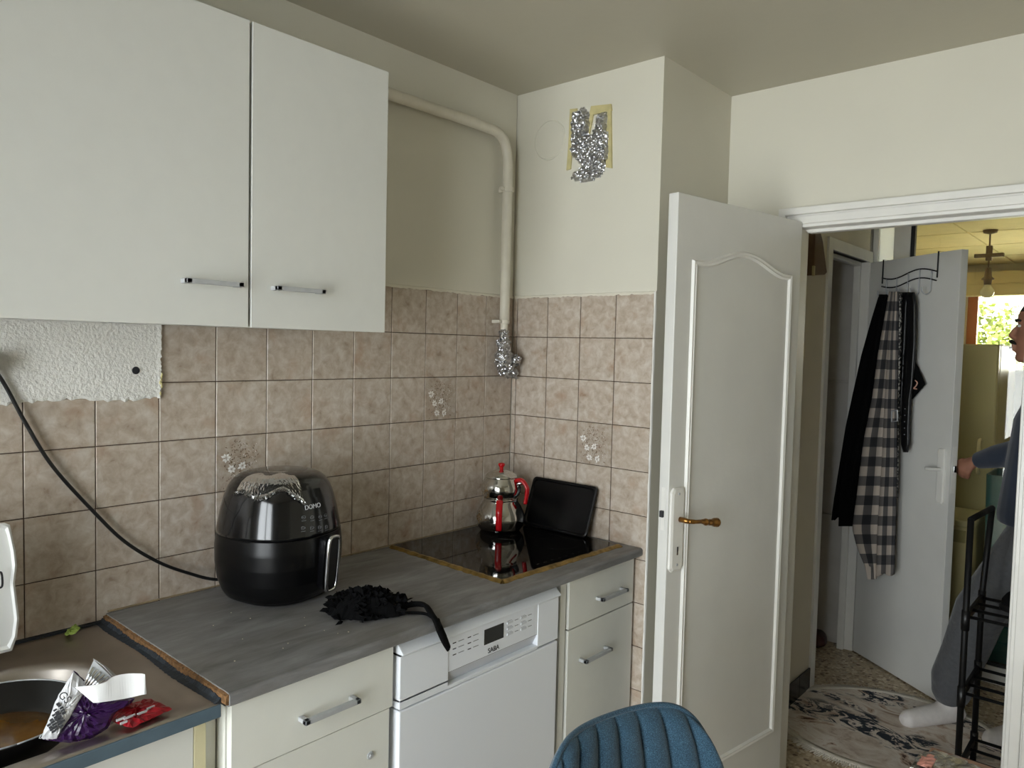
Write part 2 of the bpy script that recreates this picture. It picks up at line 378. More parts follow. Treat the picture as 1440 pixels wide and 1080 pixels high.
# --- left wall with tiles
wl = struct('wall_left', MB().box((-.16, -3.4, 0), (-.004, .0, CZ)), 'paint', 'cream painted kitchen wall with beige tiled splashback', 'wall')
def tile_mesh(w, h, name='tile'):
    t, c = .0075, .0012; W, H = w/2, h/2; mb = MB()
    mb.loft([[(-t, -W, -H), (-t, W, -H), (-t, W, H), (-t, -W, H)], [(-c, -W, -H), (-c, W, -H), (-c, W, H), (-c, -W, H)],
             [(0, -W+c, -H+c), (0, W-c, -H+c), (0, W-c, H-c), (0, -W+c, H-c)]])
    me = bpy.data.meshes.new(name); me.from_pydata(mb.v, [], mb.f)
    bm = bmesh.new(); bm.from_mesh(me); bmesh.ops.recalc_face_normals(bm, faces=bm.faces); bm.to_mesh(me); bm.free()
    return me
TM = {}
def put_tile(wall, yz_or_xz, w, h, side, m='tile'):
    key = (round(w, 3), round(h, 3), m)
    if key not in TM:
        TM[key] = tile_mesh(w-.0024, h-.0024); TM[key].materials.append(MT[m])
    o = bpy.data.objects.new('tile', TM[key]); COL.objects.link(o); o.parent = wall
    a, z = yz_or_xz; jit = random.uniform(-.0006, .0005)
    if side == 'L': o.location = (jit, a, z)
    else: o.location = (a, -jit, z); o.rotation_euler = (0, 0, -PI/2)
    return o
ZR = [1.757-T*i for i in range(12)]
YC = [0, -.1488]+[-.1488-.14954*k for k in range(1, 15)]
box('grout_bed', (-.006, -1.345, .75), (-.0022, 0, 1.757), 'grout', wl)
box('grout_bed', (-.006, -2.24, .75), (-.0022, -1.345, 1.43), 'grout', wl)
def flowers(tile, c, ax, nrm):
    rnd = random.Random(3); mb = MB(); ax = Vector(ax); up = Vector((0, 0, 1)); n = Vector(nrm); c = Vector(c)
    def petal(p, a, l, wd):
        d = ax*math.cos(a)+up*math.sin(a); s = ax*-math.sin(a)+up*math.cos(a)
        q = [p+d*.002, p+d*l*.6+s*wd, p+d*l, p+d*l*.6-s*wd]; mb.prism([k+n*.0002 for k in q], n*.0004)
    lv = MB()
    for k in range(150):
        u, v = rnd.gauss(-.004, .026), rnd.gauss(.005, .034)
        if abs(u) > .06 or abs(v) > .066: continue
        a = rnd.random()*6.28; l = rnd.uniform(.004, .010); p = c+ax*u+up*v; d = ax*math.cos(a)+up*math.sin(a); s_ = ax*-math.sin(a)+up*math.cos(a)
        lv.prism([q+n*.0001 for q in (p, p+d*l*.5+s_*.0014, p+d*l, p+d*l*.5-s_*.0014)], n*.00025)
    obj('leaf_print', lv, 'leafprint', tile)['kind'] = 'stuff'
    for (u, v) in ((-.046, .016), (-.030, -.016), (.002, -.010), (-.018, -.050), (.016, -.052)):
        for k in range(7): petal(c+ax*u+up*v, 2*PI*k/7+rnd.random()*.3, rnd.uniform(.011, .017), .0036)
    for k in range(40):
        u, v = rnd.uniform(-.045, .045), rnd.uniform(-.05, .06)
        if u < -.01 and v > .03: continue
        petal(c+ax*u+up*v, rnd.random()*6.28, rnd.uniform(.003, .007), .001)
    obj('flower_print', mb, 'flower_white', tile)['kind'] = 'stuff'
MT['leafprint'] = mat('brown_leaf_print', srgb(126, 104, 82), .35, var=.2, vscale=80)
MT['flower_white'] = mat('white_flower_print', srgb(236, 232, 226), .35, var=.05, vscale=80)
for c in range(15):
    y0, y1 = YC[c], YC[c+1]
    for r in range(7):
        zt, zb = ZR[r], ZR[r]-T
        if c < 9:
            if r == 0 and c > 6: continue
        else:
            if r < 2: continue
            if r == 2: zt = 1.424
        if r == 6: zb = zb+.03
        dec = (c, r) in ((2, 2), (7, 3))
        t = put_tile(wl, ((y0+y1)/2, (zt+zb)/2), y0-y1, zt-zb, 'L', 'tiledecor' if dec else 'tile')
        if dec: flowers(t, (.0003, (y0+y1)/2, (zt+zb)/2), (0, 1, 0), (1, 0, 0))
# white plaster strip where tiles are missing
rnd = random.Random(5); n = 90; ys = [-2.24+(2.24-1.349)*i/n for i in range(n+1)]
bot = [(.004, y, 1.419+.004*math.sin(y*23)+rnd.uniform(-.0035, .0035)) for y in ys]
mb = MB(); mb.loft([[(-.006, p[1], p[2]), (.002, p[1], p[2]-.001), (.005, p[1], p[2]+.006), (.005, p[1], 1.66), (-.006, p[1], 1.66)] for p in bot])
obj('plaster_strip', mb, 'plaster', wl)
mb = MB(); k = 40; prev = None
rr = [[(-.004, -1.349+.004*0, z), (.006, -1.351, z), (.007, -1.345+rnd.uniform(-.002, .004), z), (-.004, -1.341+rnd.uniform(-.002, .003), z)] for z in [1.418+.19*i/k for i in range(k+1)]]
mb.loft(rr); obj('plaster_edge', mb, 'plaster', wl)
mb = MB()
for i in range(7): mb.ell((.006, -1.345+rnd.uniform(-.004, .004), 1.43+rnd.uniform(-.01, .05)), (.003, .003, rnd.uniform(.003, .006)), 8, 6)
obj('glue_residue', mb, 'tape', wl, smooth=True)
q = PX(191, 521, .005); mb = MB().lathe([(.0001, .002), (.0085, .002), (.0095, 0), (.0095, -.004)], n=20, T=Matrix.Translation(q) @ Matrix.Rotation(PI/2, 4, 'Y'))
obj('hole_plug', mb, 'ink', wl)

# --- duct chase at the end of the counter
wc = struct('wall_chase', MB().box((-.16, .004, 0), (CX, WD+.08, CZ)), 'paint', 'boxed-out cream duct chase with beige tiles at counter end', 'wall')
box('grout_bed', (0, .0022, .0), (.6225, .006, 1.757), 'grout', wc)
for r in range(12):
    zt = ZR[r]; zb = max(zt-T, .0)
    if zt-zb < .05: continue
    put_tile(wc, (.0106, (zt+zb)/2), .0212, zt-zb, 'R', 'tile')
    for c in range(4):
        dec = (c, r) == (2, 3); x0 = .0212+T*c
        t = put_tile(wc, (x0+T/2, (zt+zb)/2), T, zt-zb, 'R', 'tiledecor' if dec else 'tile')
        if dec: flowers(t, (x0+T/2, -.0003, (zt+zb)/2), (1, 0, 0), (0, -1, 0))
mb = MB(); rnd = random.Random(9)
mb.loft([[(.6215, .004, z), (.6215+rnd.uniform(-.001, .001), -.0015, z), (.6265+rnd.uniform(-.001, .001), -.0015, z), (.628, .004, z)] for z in [1.762*i/60 for i in range(61)]])
obj('paint_edge', mb, 'trim', wc)
mb = MB(); mb.loft([[(x, .005, 1.757), (x, -.0012, 1.756+rnd.uniform(-.004, .001)), (x, -.0005, 1.763+rnd.uniform(-.001, .001)), (x, .005, 1.765)] for x in [.001+.627*i/60 for i in range(61)]])
obj('paint_edge', mb, 'pipe', wc)
mb = MB(); mb.loft([[(-.005, y, 1.757), (.0012, y, 1.756+rnd.uniform(-.004, .001)), (.0005, y, 1.763), (-.005, y, 1.765)] for y in [-.9+.9*i/80 for i in range(81)]])
obj('paint_edge', mb, 'pipe', wl)
# round painted-over cover on the chase
q = PY(773, 197, .004); mb = MB().lathe([(.0001, .0015), (.066, .0015), (.068, -.001), (.070, .003), (.0725, .003), (.074, 0), (.074, -.004)], n=48, T=Matrix.Translation(q) @ Matrix.Rotation(PI/2, 4, 'X'))
obj('vent_cover', mb, 'paint', wc, smooth=False)

# --- wall with the doorway
DX0, DX1, DZ = .906, 1.592, 2.012
mb = MB().box((CX, WD, 0), (DX0-.02, WD+.08, CZ)).box((DX1+.02, WD, 0), (XR, WD+.08, CZ)).box((DX0-.02, WD, DZ+.02), (DX1+.02, WD+.08, CZ))
struct('wall_doorway', mb, 'paint', 'cream kitchen wall above and beside the open doorway', 'wall')
def casing(mb, y, s):
    # stepped moulding round the opening; s = -1 towards kitchen, +1 towards hall
    for (o0, o1, d) in ((.001, .072, .010), (.012, .04, .018), (.045, .070, .028)):
        ya, yb = sorted((y, y+s*d))
        P_ = lambda o: [(DX0-o, 0), (DX0-o, DZ+o), (DX1+o, DZ+o), (DX1+o, 0)]
        mb.loft([[(i_[0], y-s*.004, i_[1]), (i_[0], y+s*d, i_[1]), (e_[0], y+s*d, e_[1]), (e_[0], y-s*.004, e_[1])] for i_, e_ in zip(P_(o0), P_(o1))])
mb = MB(); casing(mb, WD, -1); casing(mb, WD+.08, 1)
for o0, o1, y0, y1 in ((0, .02, WD, WD+.08), (-.012, .002, WD+.045, WD+.079)):
    A_ = lambda o: [(DX0-o, 0), (DX0-o, DZ+o), (DX1+o, DZ+o), (DX1+o, 0)][1 if o0 < 0 else 0:]
    mb.loft([[(i_[0], y0, i_[1]), (i_[0], y1, i_[1]), (e_[0], y1, e_[1]), (e_[0], y0, e_[1])] for i_, e_ in zip(A_(o0), A_(o1))])
t1 = struct('trim_1', mb, 'trim', 'white moulded casing round the kitchen doorway', 'door frame', bevel=.003)
box('strike_plate', (DX1-.0015, WD+.012, .93), (DX1+.001, WD+.034, 1.09), 'alu', t1)
# --- remaining kitchen walls
struct('wall_right', MB().box((XR, -3.4, 0), (XR+.15, WD+.08, CZ)), 'paint', 'plain cream side wall of the kitchen', 'wall')
mb = MB().box((-.16, WY-.2, 0), (WX0, WY, CZ)).box((WX1, WY-.2, 0), (XR+.15, WY, CZ)).box((WX0, WY-.2, 0), (WX1, WY, WZ0)).box((WX0, WY-.2, WZ1), (WX1, WY, CZ))
struct('wall_back', mb, 'paint', 'cream kitchen wall with the daylight window', 'wall')
wn = thing('window_1', 'white framed glazed balcony door of the kitchen', 'window', ((WX0+WX1)/2, WY, WZ0), kind='structure')
mb = MB(); mx = (WX0+WX1)/2
for a, b in ((WX0, mx), (mx, WX1)):
    mb.box((a, WY-.14, WZ0), (a+.05, WY-.08, WZ1)).box((b-.05, WY-.14, WZ0), (b, WY-.08, WZ1)).box((a, WY-.14, WZ0), (b, WY-.08, WZ0+.06)).box((a, WY-.14, WZ1-.05), (b, WY-.08, WZ1))
obj('window_frame', mb, 'trim', wn)
for a, b in ((WX0, mx), (mx, WX1)): box('pane', (a+.05, WY-.112, WZ0+.06), (b-.05, WY-.108, WZ1-.05), 'pane', wn)
box('threshold', (WX0, WY-.18, WZ0-.02), (WX1, WY+.01, WZ0), 'trim', wn, bevel=.004)
struct('bounce_slab_kitchen', MB().box((-1.5, WY-1.7, -.3), (4.5, WY-.2, -.02)), 'pipe', 'pale unseen slab added outside the kitchen window to bounce daylight', 'balcony')  # unseen slab, added so pale light comes up through the window

# --- hall
HX = .715; SY = 2.03; OY0, OY1, OZ = 1.395, 1.955, 2.05
mb = MB().box((HX-.06, WD+.08, 0), (HX, OY0, CZ)).box((HX-.06, OY0, OZ), (HX, OY1+.03, CZ))
wh = struct('wall_hall_left', mb, 'hallpaint', 'cream hall wall beside the closet opening', 'wall')
mb = MB()
for o0, o1, x0, x1 in ((0, .055, HX-.065, HX+.012), (-.02, .003, HX-.063, HX-.03)):
    A_ = lambda o: [(OY0-o, 0), (OY0-o, OZ+o), (OY1+min(o, .05), OZ+o), (OY1+min(o, .05), 0)]
    mb.loft([[(x0, i_[0], i_[1]), (x1, i_[0], i_[1]), (x1, e_[0], e_[1]), (x0, e_[0], e_[1])] for i_, e_ in zip(A_(o0), A_(o1))])
struct('trim_2', mb, 'trim', 'white wooden frame round the closet opening in the hall', 'door frame', bevel=.003)
cl = struct('wall_closet', MB().box((.02, WD+.08, 0), (.06, 2.06, CZ)).box((.06, 2.01, 0), (HX-.005, 2.05, CZ)).box((.06, 1.30, 0), (HX-.06, 1.34, CZ)), 'closet', 'shaded grey walls inside the hall closet', 'wall')
for zl, zh in ((.03, .70), (.712, 1.42), (1.432, 2.12)): box('panel', (.07, 1.998, zl), (HX-.07, 2.0105, zh), 'closet', cl, bevel=.002)
mb = MB(); bb = struct('baseboard_hall', MB().box((HX, WD+.08, 0), (HX+.004, 1.335, .10)), 'grout', 'black tiled skirting along the hall wall', 'skirting')
yy = WD+.105
while yy < 1.32:
    y2 = min(yy+.196, 1.335); box('tile', (HX+.003, yy, .003), (HX+.011, y2, .105), 'basetile', bb, bevel=.0015); yy += .199
struct('wall_hall_right', MB().box((2.25, WD+.08, 0), (2.35, SY, CZ)), 'hallpaint', 'cream right-hand wall of the hall', 'wall')
# glazed screen at the end of the hall
sc = thing('window_2', 'white framed screen with amber tinted glass closing the hall', 'glass screen', (1.5, SY, 0), kind='structure')
mb = MB().box((HX, SY, 0), (2.25, SY+.05, .085)).box((HX, SY, CZ-.05), (2.25, SY+.05, CZ)).box((.715, SY, 0), (.742, SY+.05, CZ)).box((.815, SY, 0), (.893, SY+.05, CZ)).box((2.2, SY, 0), (2.25, SY+.05, CZ))
obj('screen_frame', mb, 'trim', sc, bevel=.002)
mb = MB().box((.893, SY+.005, .085), (.912, SY+.035, CZ-.05)).box((.893, SY+.005, .085), (2.2, SY+.035, .098))
obj('gasket', mb, 'black', sc)
box('pane', (.912, SY+.018, .098), (2.2, SY+.022, CZ-.05), 'amber', sc)
box('frosted_pane', (.742, SY+.018, .085), (.815, SY+.022, CZ-.05), 'frost', sc)

# --- room beyond the screen
FY = 6.8
struct('wall_beyond_left', MB().box((-.2, 2.06, 0), (-.1, FY+.2, CZ)), 'hallpaint', 'pale left wall of the room beyond the glass screen', 'wall')
struct('wall_beyond_right', MB().box((XR, 2.06, 0), (XR+.1, FY+.2, CZ)), 'hallpaint', 'pale right wall of the room beyond the glass screen', 'wall')
struct('wall_beyond_near', MB().box((-.2, 2.055, 0), (HX, 2.10, CZ)).box((2.25, SY, 0), (XR, SY+.05, CZ)), 'hallpaint', 'wall panels flanking the glass screen', 'wall')
FW0, FW1, FZ0, FZ1 = .30, 3.1, 1.0, 2.26
mb = MB().box((-.2, FY, 0), (FW0, FY+.2, CZ)).box((FW1, FY, 0), (XR, FY+.2, CZ)).box((FW0, FY, 0), (FW1, FY+.2, FZ0)).box((FW0, FY, FZ1), (FW1, FY+.2, CZ))
struct('wall_beyond_far', mb, 'hallpaint', 'far wall holding the bright garden window', 'wall')
w3 = thing('window_3', 'orange wooden framed window looking onto a tree', 'window', (1.3, FY, FZ0), kind='structure')
mb = MB().box((FW0, FY+.05, FZ0), (FW0+.09, FY+.12, FZ1)).box((FW1-.09, FY+.05, FZ0), (FW1, FY+.12, FZ1)).box((FW0, FY+.05, FZ0), (FW1, FY+.12, FZ0+.07)).box((FW0, FY+.05, FZ1-.05), (FW1, FY+.12, FZ1))
obj('window_frame', mb, 'orange', w3); box('pane', (FW0+.09, FY+.083, FZ0+.07), (FW1-.09, FY+.087, FZ1-.05), 'pane', w3)
struct('trim_3', MB().box((-.1, FY-.16, 2.20), (XR, FY, 2.44)).box((-.1, FY-.17, 2.31), (XR, FY, 2.318)), 'blind', 'cream roller-shutter box above the garden window', 'shutter box', bevel=.004)
c2 = struct('ceiling_beyond', MB().box((-.2, 2.06, CZ+.012), (XR+.2, 7.1, CZ+.12)), 'yellowpaper', 'yellowish ceiling panels in the room beyond the screen', 'ceiling')
for i in range(4):
    for j in range(6):
        x0, y0 = -.15+.87*i, 2.07+.8*j; box('panel', (x0, y0, CZ), (x0+.845, y0+.775, CZ+.013), 'yellowpaper', c2, bevel=.004)
struct('ground_outside', MB().box((-40, 9, -3.2), (45, 60, -3.0)), 'ground', 'green ground outside the windows', 'ground')

bal = struct('balcony', MB().box((-1, FY+.2, -.3), (5, FY+2.0, -.02)), 'pipe', 'pale concrete balcony slab outside the far window', 'balcony')
for i in range(40): box('baluster', (-.95+.15*i, FY+1.93, -.02), (-.93+.15*i, FY+1.95, 1.0), 'trim', bal)
box('handrail', (-1, FY+1.91, 1.0), (5, FY+1.97, 1.04), 'trim', bal)
# tree outside
tr = thing('garden_tree', 'broad leafy tree standing outside the far window', 'tree', (-1.75, 15, -3))
obj('trunk', MB().tube(bez([(-1.75, 15, -3), (-1.65, 15, -.5), (-1.8, 15.1, 1.0), (-1.7, 15, 2)]), [.2-.004*i for i in range(25)], 10), 'bark', tr, smooth=True)
rs = np.random.RandomState(4); mb = MB()
for i in range(70):
    t_ = rs.rand()*2*PI; r_ = math.sqrt(rs.rand()); c = np.array([-1.9+1.75*r_*math.cos(t_), 15+rs.randn()*.5, 1.6+1.25*r_*math.sin(t_)])
    for k in range(150):
        q = c+rs.randn(3)*np.array([.3, .3, .16]); d = rs.randn(3); d[2] *= .5; d /= np.linalg.norm(d); e = np.cross(d, rs.randn(3)); e /= np.linalg.norm(e)
        l, wd = rs.uniform(.08, .16), .045; mb.add([q, q+d*l*.5+e*wd, q+d*l, q+d*l*.5-e*wd], [(0, 1, 2, 3)])
o = obj('crown', mb, 'foliage', tr, recalc=False); o['kind'] = 'stuff'

# ================================================================== KITCHEN DOOR
H1 = np.array([.92, .487, 0]); u1 = np.array([-.15, -.9887, 0]); u1 /= np.linalg.norm(u1); n1 = np.array([-u1[1], u1[0], 0])
def D1(u, v, z): return tuple(H1+u1*u+n1*v+np.array([0, 0, z]))
M1 = frame(tuple(H1), tuple(u1), tuple(n1), (0, 0, 1))
dr = thing('door_1', 'white panelled kitchen door with arched moulding and brass handle, standing open', 'door', tuple(H1), kind='structure')
obj('door_leaf', MB().box((.002, -.036, .008), (.702, 0, 2.031), M1), 'doorpaint', dr, bevel=.003)
def arch_path(inset):
    ul, ur, zb, zt = .628-inset, .064+inset, .214+inset, 1.842-inset
    top = []
    for i in range(33):
        s = i/32; top.append((ul+(ur-ul)*s, zt+.05*(.5-.5*math.cos(2*PI*min(max((s-.06)/.88, 0), 1)))**.9))
    return [(ul, zb)]+top+[(ur, zb)]
a = [arch_path(k) for k in (0, .005, .011, .016, .021)]; hs = (0, .008, .005, .008, 0)
mb = MB(); rings = []
for i in range(len(a[0])): rings.append([D1(a[k][i][0], hs[k]+.0, a[k][i][1]) for k in range(5)])
rings.append(rings[0]); mb.loft(rings, cap=False); obj('panel_moulding', mb, 'trim', dr, smooth=False)
hp = [(.632, .915), (.641, .905), (.684, .905), (.694, .915), (.694, 1.145), (.684, 1.158), (.641, 1.158), (.632, 1.145)]
pl = obj('handle_plate', MB().loft([[D1(u, 0, z) for u, z in hp], [D1(u, .007, z) for u, z in hp], [D1(.663+(u-.663)*.75, .010, 1.03+(z-1.03)*.95) for u, z in hp]]), 'trim', dr)
mb = MB().box((.660, .0095, .955), (.666, .0108, .98), M1); obj('keyhole', mb, 'ink', pl)
mb = MB()
for z in (.925, 1.14): mb.lathe([(.0001, .002), (.004, .0015), (.0042, 0)], n=10, T=Matrix.Translation(D1(.663, .0098, z)) @ Matrix.Rotation(math.atan2(n1[1], n1[0]), 4, 'Z') @ Matrix.Rotation(PI/2, 4, 'Y'))
obj('screw', mb, 'alu', pl)
mb = MB().tube([D1(.655, .005, 1.062), D1(.655, .045, 1.062)], [.009, .007], 12)
mb.tube(bez([D1(.655, .042, 1.062), D1(.635, .05, 1.06), D1(.60, .05, 1.056), D1(.57, .05, 1.05), D1(.535, .05, 1.045), D1(.515, .05, 1.042)], 6), [.007]*6+[.0062]*6+[.0075]*3+[.011]*2+[.008]*2+[.010]*4+[.0135]*3+[.0145]*2+[.011, .004, .001][:3], 12)
obj('lever_handle', mb, 'brass', pl, smooth=True)
mb = MB().box((.7018, -.025, 1.03), (.7032, -.011, 1.16), M1); obj('lock_plate', mb, 'trim', dr)
mb = MB().box((.702, -.025, 1.07), (.712, -.013, 1.09), M1); obj('latch_bolt', mb, 'ink', dr, bevel=.002)
mb = MB()
for z in (.25, 1.75): mb.tube([D1(-.003, -.036, z-.05), D1(-.003, -.036, z+.05)], .007, 10)
obj('hinge', mb, 'trim', dr, smooth=True)

# ================================================================== KITCHEN UNITS
def bar_handle(parent, y0, y1, z, x, m='alu', sag=0):
    mb = MB().box((x+.018, y0, z-.005), (x+.03, y1, z+.005)).box((x, y0, z-.005), (x+.03, y0+.012, z+.005)).box((x, y1-.012, z-.005), (x+.03, y1, z+.005))
    return obj('handle', mb, m, parent, bevel=.0012)
# wall cabinets
for (y0, y1, lab, hy, zt) in ((-1.905, -1.297, 'wide white wall cabinet with handle low at its right corner', (-1.452, -1.325), 2.275), (-1.293, -.907, 'narrow white wall cabinet beside the cream pipe', (-1.243, -1.113), 2.275)):
    cb = thing('wall_cabinet', lab, 'cabinet', (0, (y0+y1)/2, 1.6))
    t = .016; mb = MB().box((.0075, y0, 1.603), (.331, y0+t, zt-.003)).box((.0075, y1-t, 1.603), (.331, y1, zt-.003)).box((.0075, y0, 1.603), (.331, y1, 1.603+t)).box((.0075, y0, zt-.003-t), (.331, y1, zt-.003)).box((.0075, y0, 1.603), (.0105, y1, zt-.003))
    obj('body', mb, 'laminate', cb, bevel=.0006)
    d = box('door', (.333, y0+.0015, 1.598), (.35, y1-.0015, zt), 'laminate', cb, bevel=.001)
    bar_handle(d, hy[0], hy[1], 1.69, .35)
# countertop
ct = thing('countertop', 'grey concrete-look worktop with raw chipboard end', 'worktop', (.3, -.74, .87))
mb = MB(); prof = [(.008, .872), (.604, .872), (.61, .877), (.61, .894), (.606, .8985), (.602, .9), (.008, .9)]
mb.loft([[(x, y, z) for x, z in prof] for y in (-1.476, -.001)]); obj('top', mb, 'counter', ct, bevel=.001)
rnd = random.Random(2); mb = MB()
mb.loft([[(x, -1.475, .876), (x, -1.481-rnd.uniform(0, .002), .879), (x, -1.480-rnd.uniform(0, .003), .895), (x, -1.475, .899+rnd.uniform(-.002, 0))] for x in [.01+.597*i/150 for i in range(151)]])
obj('chipboard_edge', mb, 'chip', ct)
mb = MB(); mb.loft([[(x, -1.476, .8735), (x, -1.497-.003*math.sin(x*19)-rnd.uniform(0, .002), .8792), (x, -1.487-rnd.uniform(0, .002), .882), (x, -1.483, .887+.003*math.sin(x*27)+rnd.uniform(-.002, .002)), (x, -1.476, .887)] for x in [.004+.585*i/150 for i in range(151)]])
obj('sealant', mb, 'darkgap', ct)
mb = MB()
mb.loft([[(.001, y, .9), (.0045+rnd.uniform(-.001, .001), y, .9003), (.001, y, .903+rnd.uniform(0, .001))] for y in [-1.47+1.46*i/80 for i in range(81)]])
obj('wall_seal', mb, 'tapedull', ct)
# drawer base cabinet beside the sink
def base_unit(name, label, y0, y1, xf, parts):
    b = thing(name, label, 'cabinet', (.3, (y0+y1)/2, 0))
    h = parts or .871
    mb = MB().box((.03, y0, .1), (xf-.02, y0+.016, h)).box((.03, y1-.016, .1), (xf-.02, y1, h)).box((.03, y0, .1), (xf-.02, y1, .116)).box((.03, y0, .1), (.034, y1, h))
    if not parts: mb.box((.03, y0, .855), (xf-.02, y1, .87)).box((.03, y0, .70), (xf-.02, y1, .716))
    obj('body', mb, 'laminate2', b); box('plinth', (.06, y0, 0), (xf-.07, y1, .1), 'laminate2', b)
    return b
XF = .585
b1 = base_unit('base_cabinet', 'white base cabinet with wide drawer, between sink and dishwasher', -1.462, -1.056, XF, 0)
d = box('drawer', (XF-.018, -1.4595, .7195), (XF, -1.058, .8655), 'laminate2', b1, bevel=.0012); bar_handle(d, -1.312, -1.172, .782, XF)
d = box('door', (XF-.022, -1.4595, .105), (XF-.004, -1.064, .716), 'laminate2', b1, bevel=.0012)
q = PX(522, 1063, XF)
mb = MB().lathe([(.009, 0), (.009, .002), (.004, .003), (.004, .006), (.0001, .006)], n=12, T=Matrix.Translation((XF-.004, q[1], q[2])) @ Matrix.Rotation(PI/2, 4, 'Y'))
obj('screw', mb, 'alu', d)
b2 = base_unit('base_cabinet', 'slim white base cabinet with drawer and door under the hob corner', -.378, -.012, XF, 0)
d = box('drawer', (XF-.018, -.376, .7145), (XF, -.014, .866), 'laminate2', b2, bevel=.0012); bar_handle(d, -.236, -.088, .778, XF)
d = box('door', (XF-.018, -.376, .105), (XF, -.014, .7105), 'laminate2', b2, bevel=.0012); bar_handle(d, -.318, -.172, .604, XF)
box('filler_strip', (XF-.025, -.412, .02), (XF-.006, -.384, .868), 'laminate2', b2, bevel=.001)
# dishwasher
dw = thing('dishwasher', 'white freestanding dishwasher with small display under the worktop', 'dishwasher', (.3, -.74, 0))
DA, DB = -1.043, -.437
box('body', (.03, DA+.004, .03), (.545, DB-.004, .84), 'dwwhite', dw, bevel=.004)
mb = MB().loft([[(.3, y, .838), (.60, y, .838), (.602, y, .842), (.575, y, .868), (.3, y, .868)] for y in (DA, DB)]); obj('top_lid', mb, 'dwwhite', dw, bevel=.003)
DF = .592
box('lid_gap_shade', (.5, DA+.001, .8335), (.5905, DB-.001, .8385), 'ink', dw)  # dark strip painted for the shade between lid and panel
mb = MB().box((.548, DA, .722), (DF, -.885, .834)).box((.548, -.532, .708), (DF, DB, .834)).box((.548, -.887, .745), (DF-.002, -.530, .834)).box((.548, -.887, .708), (.572, -.530, .75)).box((.548, DA, .706), (DF, -.885, .73)).box((.548, -.887, .704), (DF, -.530, .714))
cp = obj('control_panel', mb, 'dwwhite', dw, bevel=.002)
mb = MB().loft([[(.5725, y, .746), (DF-.003, y, .746), (.5725, y, .714)] for y in (-.884, -.533)]); obj('grip_recess', mb, 'dwrec', cp)
box('door', (.55, DA, .11), (DF, DB, .702), 'dwwhite', dw, bevel=.004)
box('kick_plate', (.5, DA+.01, .0), (.53, DB-.01, .105), 'dwwhite', dw)
XD = DF-.002
def onDW(x, y): return PX(x, y, XD)
a, b = onDW(681, 890), onDW(708, 888); box('display', (XD-.002, a[1], onDW(694, 902)[2]), (XD+.0008, b[1], onDW(694, 881)[2]), 'screen', cp)
q = onDW(694, 912.5); text('logo', 'SABA', .019, FX((XD+.0004, q[1], q[2])), 'ink', cp)
mk = MB()
for i in range(3):
    for xa, ya in ((639, 904), (660, 896)):
        q = onDW(xa, ya+i*8.2); box('indicator_mark', (XD-.001, q[1]-.006, q[2]-.0012), (XD+.0006, q[1]+.006, q[2]+.0012), 'ink', cp); mk.box((XD-.001, q[1]+.014, q[2]-.0009), (XD+.0004, q[1]+.034, q[2]+.0009))
    for xa, ya in ((717, 875), (736, 868)):
        q = onDW(xa, ya+i*8); box('button', (XD-.001, q[1]-.012, q[2]-.003), (XD+.002, q[1]+.012, q[2]+.003), 'dwrec', cp, bevel=.0006); mk.box((XD-.001, q[1]+.02, q[2]-.0009), (XD+.0004, q[1]+.036, q[2]+.0009)); mk.box((XD-.001, q[1]-.01, q[2]+.0048), (XD+.0004, q[1]+.008, q[2]+.0056))
obj('print_marks', mk, 'dimink', cp)['kind'] = 'stuff'
q = onDW(690, 920); box('panel_seam', (XD-.001, -.885, q[2]-.0005), (XD+.0002, -.532, q[2]+.0005), 'dimink', cp)
a, b = onDW(629, 935), onDW(752, 858)
for yy in (a[1], b[1]): box('panel_seam', (XD-.001, yy-.0006, .748), (XD+.0003, yy+.0006, .83), 'dwrec', cp)

# sink cabinet and sink
b3 = base_unit('sink_cabinet', 'white cabinet with cream edge under the steel sink', -2.30, -1.497, .565, .862)
box('door', (.545, -2.295, .105), (.563, -1.5235, .846), 'laminate', b3, bevel=.001)
box('edge_band', (.543, -1.5225, .03), (.563, -1.499, .848), 'edgecream', b3, bevel=.001)
box('end_filler', (.50, -1.4965, .0), (.535, -1.466, .862), 'laminate2', b3)
SZ = .878
sk = thing('sink', 'worn stainless steel sink with deep bowl and blue-grey front edge', 'sink', (.3, -1.9, SZ))
bc = (.325, -1.80); bw, bd, br = .23, .20, .15
def rr(cx, cy, hx, hy, r, z, n=10):
    out = []
    for (sx, sy, a0) in ((1, 1, 0), (-1, 1, PI/2), (-1, -1, PI), (1, -1, 1.5*PI)):
        for k in range(n+1):
            a = a0+PI/2*k/n; out.append((cx+sx*(hx-r)+r*math.cos(a), cy+sy*(hy-r)+r*math.sin(a), z))
    return out
mb = MB()
oc, oh = (.2965, -1.895), (.2925, .4115)      # deck half sizes in x, y
rings = [rr(oc[0], oc[1], oh[0], oh[1], .004, SZ-.012), rr(oc[0], oc[1], oh[0], oh[1], .004, SZ), rr(oc[0], oc[1], oh[0]-.012, oh[1]-.012, .006, SZ+.001), rr(oc[0], oc[1], oh[0]-.035, oh[1]-.035, .02, SZ+.0005), rr(oc[0], oc[1], oh[0]-.05, oh[1]-.05, .03, SZ-.008),
         rr(bc[0], bc[1]-.0, bd+.012, bw+.012, br+.01, SZ-.008), rr(bc[0], bc[1], bd, bw, br, SZ-.011), rr(bc[0], bc[1], bd-.01, bw-.01, br-.005, SZ-.02), rr(bc[0], bc[1], bd-.022, bw-.022, br-.01, SZ-.10), rr(bc[0], bc[1], bd-.05, bw-.05, br-.03, SZ-.142), rr(bc[0], bc[1], bd-.12, bw-.12, br-.09, SZ-.15)]
mb.loft(rings); mb.f = [f for f in mb.f if len(f) == 4 or f[0] > 60]
